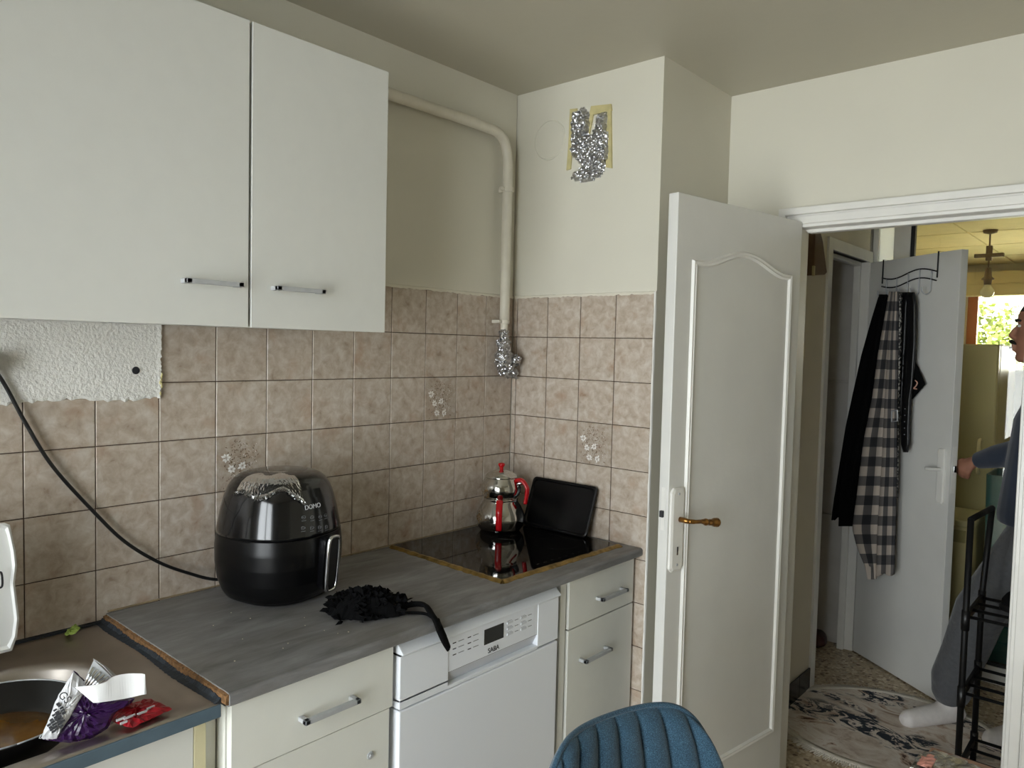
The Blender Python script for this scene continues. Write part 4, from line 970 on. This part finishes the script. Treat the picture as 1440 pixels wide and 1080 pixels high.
obj('back_piping', MB().tube([CM @ back_pt(-1+2*j/96, 1, 0) for j in range(97)], .006, 8), 'tweed', ch, smooth=True)
st = [CM @ Vector((.22+.23*math.copysign(abs(math.cos(a))**.6, math.cos(a)), .225*math.copysign(abs(math.sin(a))**.6, math.sin(a)), .445)) for a in [2*PI*k/40 for k in range(40)]]
obj('seat', pillow([tuple(q) for q in st], (0, 0, 1), .045, .03, 8, 0, 1, 60), 'tweed', ch, smooth=True)
for sx, sy in ((.05, .16), (.05, -.16), (.39, .17), (.39, -.17)):
    obj('leg', MB().tube([CM @ Vector((sx, sy, .435)), CM @ Vector((.22+(sx-.22)*1.25, sy*1.2, 0))], [.014, .009], 12), 'blackmetal', ch, smooth=True)
TX0, TY1 = 1.575, -.425
tbl = thing('dining_table', 'brown topped dining table whose corner shows by the doorway', 'table', (2.0, -.8, 0))
box('table_top', (TX0, TY1-.72, .722), (TX0+1.15, TY1, .75), 'tabletop', tbl, bevel=.004)
for a in (TX0+.05, TX0+1.05):
    for b in (TY1-.67, TY1-.1): box('leg', (a, b, 0), (a+.05, b+.05, .722), 'blackmetal', tbl, bevel=.003)
rs = np.random.RandomState(31)
wr = thing('food_wrapper', 'clear crinkled wrapper with pink print on the table corner', 'wrapper', (1.62, -.48, .75))
def sheet(poly, z, h, seed, m, name, par, step=.009, amp=.0022): return obj(name, crumple_sheet([np.array(PZ(x, y, z)) for x, y in poly], (0, 0, 1), h, amp, seed, step), m, par)
MT['wrap'] = clear_mat('cloudy_wrapper_film', (.86, .84, .80, 1), .22, .22)
sheet(((1284, 1080), (1290, 1064), (1312, 1056), (1340, 1064), (1380, 1080), (1385, 1095), (1330, 1110), (1290, 1100)), .752, .006, 4, 'wrap', 'film', wr)
MT['pink'] = mat('pink_print', srgb(206, 142, 128), .35, var=.15, vscale=60)
sheet(((1292, 1076), (1296, 1065), (1310, 1060), (1316, 1068), (1308, 1080)), .7605, .003, 6, 'pink', 'print', wr, .006, .0008)

# ================================================================== HALL
H2 = np.array([.73, 1.95, 0]); F2 = np.array([1.20, 1.61, 0]); u2 = (F2-H2); L2 = np.linalg.norm(u2); u2 /= L2; n2 = np.array([u2[1], -u2[0], 0])
def D2(u, v, z): return tuple(H2+u2*u+n2*v+np.array([0, 0, z]))
def D2p(x, y, v=0): return onplane(x, y, H2+n2*v, n2)
M2 = frame(tuple(H2), tuple(u2), tuple(n2), (0, 0, 1))
d2 = thing('door_2', 'plain white closet door opened into the hall with clothes hung on it', 'door', tuple(H2), kind='structure')
obj('door_leaf', MB().box((.0, -.038, .008), (L2, 0, 2.045), M2), 'doorpaint', d2, bevel=.002)
hp = [(.513, .915), (.521, .905), (.549, .905), (.557, .915), (.557, 1.145), (.549, 1.156), (.521, 1.156), (.513, 1.145)]
pl2 = obj('handle_plate', MB().loft([[D2(u, 0, z) for u, z in hp], [D2(u, .007, z) for u, z in hp], [D2(.535+(u-.535)*.7, .010, 1.03+(z-1.03)*.95) for u, z in hp]]), 'trim', d2)
obj('lever_handle', MB().tube(bez([D2(.535, .005, 1.062), D2(.535, .04, 1.062), D2(.525, .05, 1.062), D2(.495, .05, 1.06)], 5), .007, 10), 'trim', pl2, smooth=True)
obj('lever_handle', MB().tube(bez([D2(.535, -.036, 1.05), D2(.535, -.085, 1.05), D2(.525, -.095, 1.05), D2(.44, -.095, 1.045)], 5), .0085, 10), 'black', d2, smooth=True)
obj('lock_plate', MB().box((L2-.0005, -.03, .96), (L2+.0015, -.01, 1.17), M2), 'trim', d2); obj('latch_bolt', MB().box((L2, -.028, 1.055), (L2+.011, -.012, 1.085), M2), 'chrome', d2, bevel=.002)
# over-door hook rack
hk = thing('hook_rack', 'black wire over-door hook rack with wavy bars', 'hook rack', D2(.28, 0, 1.95))
for u in (.1, .456): obj('strap', MB().tube([D2(u, -.043, 1.98), D2(u, -.043, 2.049), D2(u, .005, 2.049), D2(u, .006, 1.93)], .0035, 8), 'blackmetal', hk)
for dz in (0, -.042):
    pts = [D2(.1+.356*i/24, .009, 1.975-.012+dz+.016*math.sin(i/24*2*PI*1.0+3.4)-.02*0) for i in range(25)]; obj('bar', MB().tube(pts, .003, 8), 'blackmetal', hk, smooth=True)
for u in (.135, .205, .28, .352, .425):
    z = 1.965+.016*math.sin((u-.1)/.356*2*PI+3.4); obj('hook', MB().tube(bez([D2(u, .009, z), D2(u, .010, 1.90), D2(u, .012, 1.868), D2(u, .035, 1.855), D2(u, .055, 1.868), D2(u, .058, 1.89)], 5), .0028, 8), 'alu', hk, smooth=True)
def drape(rows, v0, th, folds, m, name, par, amp=.008, jag=0, seed=1, NC=26, NR=40, lean=0):
    rs = np.random.RandomState(seed); ysr = [r[0] for r in rows]; mb = MB(); R = []; UV = []
    for i in range(NR+1):
        y = ysr[0]+(ysr[-1]-ysr[0])*i/NR; xl = np.interp(y, ysr, [r[1] for r in rows]); xr = np.interp(y, ysr, [r[2] for r in rows]); f = i/NR; ring = []
        for j in range(NC+1):
            s = j/NC; v = v0+lean*f*(1-s)+th*(.55+.45*math.sin(PI*s))+amp*math.sin(s*folds*2*PI+f*1.3)*(.4+.6*f); yy = y+(jag*math.sin(s*folds*PI*2.3+1) if i == NR else 0)
            ring.append(np.array(D2p(xl+(xr-xl)*s, yy, v))); UV.append((s, f))
        for j in range(NC, -1, -1):
            q = ring[j]-n2*max(.004, ((ring[j]-H2)@n2-.012 if 0 else .012)); ring.append(q); UV.append((j/NC, f))
        R.append(ring)
    mb.loft(R); mb.uv = UV; return obj(name, mb, m, par, smooth=True)
co = thing('black_coat', 'long black coat hanging at the hinge end of the hook rack', 'coat', D2(.0, .03, .7))
drape([(414, 1236, 1249), (450, 1225, 1246), (500, 1211, 1244), (600, 1189, 1232), (700, 1173, 1215), (728, 1169, 1211)], .03, .03, 2.2, 'blackcloth', 'coat_body', co, .008, 4, 2, lean=.15)
drape([(500, 1212, 1228), (600, 1193, 1216), (700, 1180, 1206), (740, 1179, 1206)], .055, .022, 1, 'blackcloth', 'sleeve', co, .003, 0, 3, lean=.15)
sf = thing('checked_scarf', 'grey and cream buffalo-checked scarf hanging beside the black coat', 'scarf', D2(.2, .05, .5))
drape([(410, 1250, 1259), (450, 1243, 1257), (500, 1234, 1255), (560, 1226, 1251), (620, 1214, 1247), (700, 1204, 1244), (742, 1198, 1242), (770, 1205, 1240), (806, 1220, 1236)], .062, .02, 1.6, 'check', 'hanging_end', sf, .006, 9, 5, lean=.05)
drape([(410, 1256, 1262), (470, 1250, 1261), (560, 1244, 1260), (650, 1240, 1259), (740, 1234, 1257), (808, 1232, 1255)], .082, .014, 1.2, 'check', 'hanging_end', sf, .004, 2, 6)
MT['pattern'] = None
m, nt, b_ = newmat('black_white_pattern_band'); nn_ = noise(nt, coords(nt, 'obj'), 90, 2, .6); nt.links.new(ramp(nt, nn_, [(.5, srgb(18, 18, 20)), (.58, srgb(190, 186, 178))]), b_.inputs['Base Color']); MT['pattern'] = m
sb = thing('patterned_strap', 'narrow black and white patterned strap with buckle hanging by the scarf', 'strap', D2(.28, .06, .85))
drape([(411, 1261, 1266), (520, 1258, 1264), (600, 1256, 1262), (700, 1254, 1260)], .075, .006, .5, 'pattern', 'band', sb, .001, 0, 1, 4, 30)
obj('buckle', MB().tube([D2p(x, y, .098) for x, y in ((1254, 578), (1262, 577), (1262, 592), (1254, 593), (1254, 578))], .0035, 8), 'alu', sb)
bl = thing('leather_belt', 'looped black leather belt hanging from the hook rack', 'belt', D2(.34, .06, 1.1))
drape([(411, 1266, 1277), (430, 1264, 1274), (520, 1261, 1270), (585, 1258, 1266)], .045, .006, .5, 'leather', 'band', bl, .001, 0, 1, 6, 24)
bb_ = drape([(411, 1272, 1283), (425, 1275, 1286), (480, 1274, 1286), (540, 1271, 1282), (560, 1269, 1279), (600, 1267, 1277), (625, 1267, 1277), (636, 1270, 1274)], .06, .006, .5, 'leather', 'band', bl, .001, 0, 1, 6, 40)
for k in range(5):
    q = D2p(1272.5-.2*k, 575+9*k, .0705); obj('hole', MB().ell(q, (.003, .003, .003), 8, 6), 'dimink', bb_)
bg_ = thing('black_pouch', 'small pointed black pouch with pale emblem hanging behind the belt', 'pouch', D2(.4, .04, 1.35))
obj('pouch_body', pillow([D2p(x, y, .03) for x, y in ((1268, 470), (1280, 492), (1302, 540), (1282, 563), (1268, 560))], n2, .02, .012, 6, .0008, 4, 40), 'blackcloth', bg_)
obj('emblem', MB().tube(bez([D2p(x, y, .05) for x, y in ((1287, 535), (1290, 538), (1288, 543), (1285, 546), (1289, 547))], 4), .003, 6), 'pinkish', bg_) if MT.setdefault('pinkish', mat('pale_emblem', srgb(206, 160, 140), .6, var=0)) else None
# brown tapered cover on the hall wall
qa = [PX(x, y, HX) for x, y in ((1130, 322), (1137, 325), (1141, 340), (1147, 384), (1144, 387), (1128, 388))]
bc_ = thing('wall_chime', 'brown tapered box fixed high on the hall wall behind the door', 'door chime', (HX, 1.15, 1.92))
obj('box_body', MB().prism([q+np.array([0, 0, 0]) for q in qa], (.05, 0, 0)), 'brown', bc_, bevel=.004)
q = PX(1145, 378, HX+.05); box('clip', (HX+.045, q[1]-.014, q[2]-.03), (HX+.055, q[1]+.0, q[2]+.012), 'tape', bc_, bevel=.002)
# small dark shoe tip by the closet opening
q = PZ(1147, 912, .0); tag(obj('shoe', pillow([q+np.array(v) for v in ((.015, -.03, .02), (.04, .03, .02), (.03, .09, .02), (-.02, .22, .02), (-.09, .2, .02), (-.07, .06, .02), (-.04, -.01, .02))], (0, 0, 1), .04, .02, 7, 0, 1, 40), 'redbrown', smooth=True), 'dark red shoe peeking from the closet opening', 'shoe')
# rug
rg = thing('oval_rug', 'oval rug with abstract cream, brown and dark blue print', 'rug', (1.06, 1.2, 0))
RC = np.array([1.10, 1.19]); ra = math.radians(28); RA, RBb = .425, .355
def rug_ring(k, z): return [(RC[0]+k*(RA*math.cos(a)*math.cos(ra)-RBb*math.sin(a)*math.sin(ra)), RC[1]+k*(RA*math.cos(a)*math.sin(ra)+RBb*math.sin(a)*math.cos(ra)), z) for a in [2*PI*j/72 for j in range(72)]]
def rug_ring2(d, z): return [(RC[0]+(RA+d)*math.cos(a)*math.cos(ra)-(RBb+d)*math.sin(a)*math.sin(ra), RC[1]+(RA+d)*math.cos(a)*math.sin(ra)+(RBb+d)*math.sin(a)*math.cos(ra), z) for a in [2*PI*j/72 for j in range(72)]]
obj('printed_pile', MB().loft([rug_ring2(0, .001), rug_ring2(0, .008), rug_ring2(-.01, .009), rug_ring2(-.2, .009)]), 'rug', rg)
obj('border', MB().loft([rug_ring2(-.004, .001), rug_ring2(-.002, .0105), rug_ring2(.012, .012), rug_ring2(.030, .010), rug_ring2(.034, .001), rug_ring2(-.004, .001)], cap=False), 'rugedge', rg, smooth=True)
mb = MB(); rs = np.random.RandomState(3)
for a in np.linspace(0, 2*PI, 330):
    p = [np.array([RC[0]+(RA+d)*math.cos(a)*math.cos(ra)-(RBb+d)*math.sin(a)*math.sin(ra), RC[1]+(RA+d)*math.cos(a)*math.sin(ra)+(RBb+d)*math.sin(a)*math.cos(ra)]) for d in (.03, .05+rs.rand()*.008)]
    j = rs.randn(2)*.003; mb.tube([(*p[0], .007), (*(p[1]+j), .003)], [.0035, .002], 5)
obj('fringe', mb, 'rugedge', rg)['kind'] = 'stuff'
# shoe rack
rk = thing('shoe_rack', 'black metal tube shoe rack standing behind the doorway wall', 'shoe rack', (1.65, .95, 0))
ya, yb, xa, xb = .80, 1.10, 1.424, 1.98
for x, sg in ((xa, 1), (xb, -1)):
    obj('post', MB().tube([(x, ya, 0), (x, ya, 1.013)], .0105, 12), 'blackmetal', rk, smooth=True)
    obj('post', MB().tube([(x, yb, 0), (x, yb, .68), (x+sg*.018, yb-.006, 1.013)], .0105, 12), 'blackmetal', rk, smooth=True)
    obj('end_bar', MB().tube([(x, ya, 1.01), (x+sg*.018, yb-.006, 1.01)], .0105, 10), 'blackmetal', rk, smooth=True)
    for z in (.12, .395, .667):
        obj('end_bar', MB().box((x-.006, ya, z-.02), (x+.006, yb, z+.012)), 'blackmetal', rk, bevel=.002)
        for y in (ya, yb): obj('joint', MB().tube([(x, y, z-.045), (x, y, z+.025)], .0135, 12), 'black', rk, smooth=True)
for z in (.12, .395, .667):
    for k in range(4): obj('rail', MB().tube([(xa, ya+.012+k*.092, z), (xb, ya+.012+k*.092, z)], .0058, 10), 'blackmetal', rk, smooth=True)
# black trainer on the upper shelf
sh = thing('trainer', 'black trainer with white trim on the upper shelf of the shoe rack', 'shoe', (1.56, .97, .674))
def shoe_ring(z, k, lift=0): return [(1.50+.0+.135*(1+math.cos(a))*k+(1-k)*.12, .965+.047*math.sin(a)*k*(1+.15*math.cos(a+1)), z+lift*(1-math.cos(a))*.5) for a in [2*PI*j/36 for j in range(36)]]
obj('sole', MB().loft([shoe_ring(.673, .97), shoe_ring(.676, 1.02), shoe_ring(.695, 1.02), shoe_ring(.697, .98)]), 'black', sh, smooth=True)
obj('upper', MB().loft([shoe_ring(.696, .98), shoe_ring(.715, .96), shoe_ring(.738, .84), shoe_ring(.76, .62), shoe_ring(.772, .45)]), 'blackcloth', sh, smooth=True)
obj('stripe', MB().tube(bez([(1.60, .918, .70), (1.62, .921, .73), (1.65, .934, .752)], 5), .005, 8), 'white', sh, smooth=True)

# ================================================================== ROOM BEYOND THE SCREEN
pd = thing('pendant_lamp', 'bare bulb hanging on a cord from the yellowish ceiling', 'lamp', (.857, 4.41, 2.05))
px_, py_ = .857, 4.41
obj('ceiling_rose', MB().lathe([(.001, CZ+.001), (.05, CZ+.001), (.045, CZ-.02), (.01, CZ-.03), (.001, CZ-.031)], (px_, py_, 0), 20), 'brown', pd, smooth=True)
obj('cord', MB().tube([(px_, py_, CZ-.02), (px_, py_, 2.24)], .006, 8), 'brown', pd)
mb = MB().box((px_-.095, py_-.02, 2.325), (px_+.095, py_+.02, 2.352)).box((px_-.02, py_-.018, 2.30), (px_+.02, py_+.018, 2.41)); obj('terminal_block', mb, 'brown', pd, bevel=.003)
obj('socket', MB().lathe([(.012, 2.25), (.02, 2.24), (.026, 2.18), (.042, 2.165), (.042, 2.158), (.028, 2.155), (.024, 2.12), (.001, 2.12)], (px_, py_, 0), 20), 'brown', pd, smooth=True)
obj('bulb', MB().lathe([(.02, 2.125), (.03, 2.10), (.046, 2.075), (.046, 2.055), (.034, 2.032), (.012, 2.022), (.001, 2.021)], (px_, py_, 0), 24), 'bulb', pd, smooth=True)
fg = thing('fridge', 'tall fridge beyond the glass screen, backlit olive-beige shade put into its colour', 'fridge', (1.0, 2.85, 0))
box('body', (.62, 2.56, .03), (1.232, 3.1, 1.643), 'fridge', fg, bevel=.012); box('door', (.62, 2.50, .06), (1.232, 2.555, 1.643), 'fridge', fg, bevel=.012)
obj('handle', MB().tube(bez([(1.17, 2.50, 1.13), (1.17, 2.462, 1.12), (1.17, 2.458, 1.04), (1.17, 2.462, .96), (1.17, 2.50, .95)], 5), .009, 10), 'washer', fg, smooth=True)
for x in (.68, 1.17):
    for y in (2.6, 3.05): obj('foot', MB().tube([(x, y, 0), (x, y, .035)], .015, 10), 'black', fg)
wm = thing('washing_machine', 'cream low appliance with glossy top in front of the olive fridge', 'appliance', (.95, 2.3, 0))
box('body', (.76, 2.12, .0), (1.215, 2.46, .72), 'washer', wm, bevel=.01); box('top_lid', (.75, 2.105, .72), (1.225, 2.47, .755), 'washer', wm, bevel=.008)
box('control_strip', (.78, 2.11, .64), (1.19, 2.121, .70), 'fridge', wm, bevel=.002)
dc = thing('sideboard', 'dark green-grey cupboard beside the olive fridge', 'cupboard', (1.4, 3.3, 0))
box('body', (.95, 3.2, .0), (2.0, 3.6, 1.50), 'darkwood', dc, bevel=.004)
for x in (.953, 1.478): box('door', (x, 3.182, .05), (x+.519, 3.2005, 1.47), 'darkwood', dc, bevel=.003)
for x in (1.44, 1.51): obj('knob', MB().ell((x, 3.172, .9), (.012, .012, .012), 12, 8), 'brass', dc, smooth=True)
tw = thing('laundry_basket', 'tall teal laundry basket beyond the glass screen behind the man', 'laundry basket', (1.34, 2.4, 0))
obj('basket_body', MB().loft([rr(1.36, 2.4, .10, .14, .03, 0), rr(1.36, 2.4, .12, .16, .03, .98), rr(1.36, 2.4, .112, .152, .03, .98), rr(1.36, 2.4, .095, .135, .03, .02)]), 'teal', tw)

# ================================================================== THE MAN
mn = thing('person', 'man in navy top and grey trousers stepping onto the rug, hand on door', 'person', (1.45, 1.45, 0))
def blob(name, mb, m, voxel, parent, smooth=6):
    o = obj(name, mb, m, parent, smooth=True)
    r = o.modifiers.new('remesh', 'REMESH'); r.mode = 'VOXEL'; r.voxel_size = voxel; r.use_smooth_shade = True
    s = o.modifiers.new('smooth', 'SMOOTH'); s.iterations = smooth; s.factor = .5; return o
hipL, hipR = (1.57, 1.42, .92), (1.62, 1.60, .93)
kneeL, ankL = (1.365, 1.39, .50), (1.285, 1.435, .095)
kneeR, ankR = (1.56, 1.56, .49), (1.57, 1.50, .09)
shL, shR = (1.60, 1.31, 1.45), (1.60, 1.69, 1.45)
elbL = tuple(PY(1440, 634, 1.50)); wrL = tuple(PY(1374, 648, 1.655)); hdL = tuple(PY(1357, 655, 1.675))
elbR, wrR = (1.68, 1.78, 1.16), (1.62, 1.78, .92)
bd = MB()
# trunk, neck
def ering(c, rx, ry, n=24): return [(c[0]+rx*math.cos(2*PI*j/n), c[1]+ry*math.sin(2*PI*j/n), c[2]) for j in range(n)]
trunk = [((1.585, 1.5, .84), .10, .15), ((1.575, 1.5, .95), .125, .175), ((1.56, 1.5, 1.05), .125, .165), ((1.57, 1.5, 1.2), .12, .165), ((1.585, 1.5, 1.33), .12, .185), ((1.60, 1.5, 1.43), .095, .19), ((1.60, 1.5, 1.49), .065, .12), ((1.585, 1.5, 1.53), .055, .06)]
bd.loft([ering(*q) for q in trunk]); bd.tube([(1.59, 1.5, 1.46), (1.565, 1.5, 1.60)], [.06, .056], 16)
# head: slices with the profile of a face looking along -x
hd = [(1.553, 1.455, 1.50, .025), (1.56, 1.437, 1.545, .04), (1.572, 1.431, 1.57, .048), (1.59, 1.437, 1.60, .055), (1.606, 1.434, 1.605, .06), (1.62, 1.436, 1.612, .062), (1.64, 1.432, 1.62, .066), (1.66, 1.434, 1.628, .068), (1.69, 1.440, 1.637, .071), (1.708, 1.441, 1.64, .073), (1.722, 1.433, 1.642, .074), (1.75, 1.437, 1.642, .075), (1.78, 1.452, 1.635, .07), (1.805, 1.478, 1.615, .056), (1.82, 1.51, 1.585, .035)]
bd.loft([[(((a+b)/2)-((b-a)/2)*math.copysign(abs(math.cos(t))**.8, math.cos(t)), 1.5+wd*math.sin(t), z) for t in [2*PI*j/28 for j in range(28)]] for z, a, b, wd in hd])
bd.tube([(1.442, 1.5, 1.705), (1.428, 1.5, 1.685), (1.419, 1.5, 1.664), (1.430, 1.5, 1.650)], [.008, .011, .015, .011], 12)
for s in (-1, 1): bd.ell((1.431, 1.5+s*.013, 1.655), (.012, .009, .008), 10, 6); bd.ell((1.555, 1.5+s*.074, 1.675), (.018, .009, .032), 12, 8)
bd.tube([(1.428, 1.475, 1.624), (1.424, 1.5, 1.627), (1.428, 1.525, 1.624)], .007, 8); bd.tube([(1.431, 1.478, 1.607), (1.427, 1.5, 1.605), (1.431, 1.522, 1.607)], .0075, 8)
# arms
for s_, e_, w_ in ((shL, elbL, wrL), (shR, elbR, wrR)):
    bd.tube([(1.6, 1.5, 1.42), s_, e_, w_], [.06, .058, .043, .027], 14)
# left hand closed over the lever
hv = (Vector(hdL)-Vector(wrL)).normalized(); up_ = Vector((0, 0, 1)); sd = hv.cross(up_).normalized(); hu = sd.cross(hv)
W0 = Vector(wrL)
bd.tube([W0-hv*.01, W0+hv*.03, W0+hv*.07, W0+hv*.085], [.026, .031, .033, .028], 14, .8)
for k, (ln, dz) in enumerate(((.068, .027), (.075, .009), (.070, -.010), (.055, -.027))):
    b0 = W0+hv*.072+hu*dz; bend = -hu*.35+sd*.25
    bd.tube([b0-hv*.02, b0+hv*ln*.30+sd*-.004, b0+hv*ln*.52-hu*ln*.16+sd*.012, b0+hv*ln*.40-hu*ln*.34+sd*.030], [.0105, .0100, .0092, .0078], 10)
bd.tube([W0+hv*.025-hu*.012-sd*.012, W0+hv*.055-hu*.034-sd*.010, W0+hv*.075-hu*.048+sd*.006, W0+hv*.088-hu*.050+sd*.022], [.014, .0125, .0105, .008], 10)
# right hand hanging relaxed
Wr = Vector(wrR); bd.tube([Wr+Vector((0, 0, .01)), Wr+Vector((-.01, 0, -.04)), Wr+Vector((-.015, 0, -.085))], [.026, .033, .028], 12, .6)
for k, ln in enumerate((.065, .075, .07, .055)):
    b0 = Wr+Vector((-.045+.02*k, 0, -.08)); bd.tube([b0, b0+Vector((-.004, -.004, -ln*.5)), b0+Vector((.004, -.012, -ln))], [.0095, .009, .0075], 8)
b0 = Wr+Vector((-.03, -.01, -.03)); bd.tube([b0, b0+Vector((-.022, -.014, -.03)), b0+Vector((-.024, -.022, -.058))], [.012, .0105, .008], 8)
# legs and feet
for h_, k_, a_ in ((hipL, kneeL, ankL), (hipR, kneeR, ankR)): bd.tube([h_, k_, a_], [.08, .055, .04], 14)
def foot(mb, a, toe, k=1.0, cut=0):
    a = Vector((a[0], a[1], .009)); t = Vector((toe[0], toe[1], .009)); d = (t-a).normalized(); t = t-d*cut
    mb.tube([a-d*.05+Vector((0, 0, .038)), a+Vector((0, 0, .045)), a+d*.08+Vector((0, 0, .040)), a+d*.15+Vector((0, 0, .033)), t-d*.03+Vector((0, 0, .028)), t-d*.005+Vector((0, 0, .024))], [.030*k, .042*k, .041*k, .038*k, .034*k, .020*k], 16)
    mb.tube([a+Vector((0, 0, .14)), a+d*.005+Vector((0, 0, .08)), a+d*.05+Vector((0, 0, .05))], [.040*k, .043*k, .036*k], 14)
toeL = tuple(PZ(1266, 1024, 0)); toeR = (1.43, 1.30)
foot(bd, ankL, toeL, .85, .035); foot(bd, ankR, toeR, .85, .035)
body = blob('body', bd, 'skin', .0055, mn, 5)
sk_ = MB(); foot(sk_, ankL, toeL, 1.06); blob('sock', sk_, 'sock', .006, mn); sk_ = MB(); foot(sk_, ankR, toeR, 1.06); blob('sock', sk_, 'sock', .006, mn)
tp = MB()
tp.loft([ering((c[0]-.0, c[1], c[2]), rx*1.13+.006, ry*1.09+.006) for c, rx, ry in [((1.575, 1.5, .90), .145, .18), ((1.57, 1.5, .94), .145, .18)]+trunk[2:7]])
for s_, e_, w_ in ((shL, elbL, wrL), (shR, elbR, wrR)):
    wv = Vector(w_); ev = Vector(e_); cuff = ev.lerp(wv, .97); tp.tube([(1.6, 1.5, 1.41), s_, ev, ev.lerp(wv, .55), cuff], [.075, .075, .060, .050, .037], 16)
blob('sweatshirt', tp, 'navy', .007, mn, 5)
tz = MB()
tz.loft([ering(*q) for q in (((1.58, 1.5, .80), .12, .15), ((1.58, 1.5, .88), .138, .185), ((1.575, 1.5, .97), .135, .18))])
tz.tube([(1.57, 1.44, .88), (1.50, 1.42, .74), (1.375, 1.40, .52), (1.325, 1.415, .33), (1.285, 1.43, .20), (1.283, 1.432, .135), (1.288, 1.435, .10)], [.115, .112, .095, .085, .083, .075, .058], 20)
tz.tube([(1.61, 1.57, .88), (1.58, 1.57, .5), (1.575, 1.51, .2), (1.572, 1.50, .10)], [.11, .095, .085, .06], 18)
blob('trousers', tz, 'greycloth', .007, mn, 5)
hr = MB(); hr.loft([[(((a+b)/2)-((b-a)/2+.012)*math.cos(t)+(.014 if z > 1.74 else .03 if z > 1.70 else .045), 1.5+(wd+.010)*math.sin(t), z+.008) for t in [2*PI*j/28 for j in range(28)]] for z, a, b, wd in [(1.66, 1.52, 1.61, .05), (1.69, 1.50, 1.63, .062)]+[h for h in hd if h[0] >= 1.72]])
blob('hair', hr, 'hair', .007, mn, 4)
obj('moustache', MB().tube(bez([(1.437, 1.468, 1.628), (1.423, 1.486, 1.637), (1.418, 1.5, 1.639), (1.423, 1.514, 1.637), (1.437, 1.532, 1.628)], 4), [.004+.0045*math.sin(PI*i/16) for i in range(17)], 8), 'hair', mn, smooth=True)
for s in (-1, 1):
    e = obj('eye', MB().ell((1.4475, 1.5+s*.031, 1.702), (.0075, .011, .006), 14, 10), 'white', mn, smooth=True); obj('iris', MB().ell((1.4415, 1.5+s*.0315, 1.702), (.0025, .0055, .0052), 10, 8), 'hair', e, smooth=True)
    obj('eyebrow', MB().tube(bez([(1.452, 1.5+s*.05, 1.722), (1.435, 1.5+s*.03, 1.727), (1.432, 1.5+s*.012, 1.722)], 4), .0045, 8), 'hair', mn, smooth=True)
cg = MB().tube([(1.436, 1.492, 1.6155), (1.412, 1.486, 1.613)], .0042, 10); tag(obj('cigarette', cg, 'card', smooth=True), 'short white stub between the lips of the man', 'cigarette')
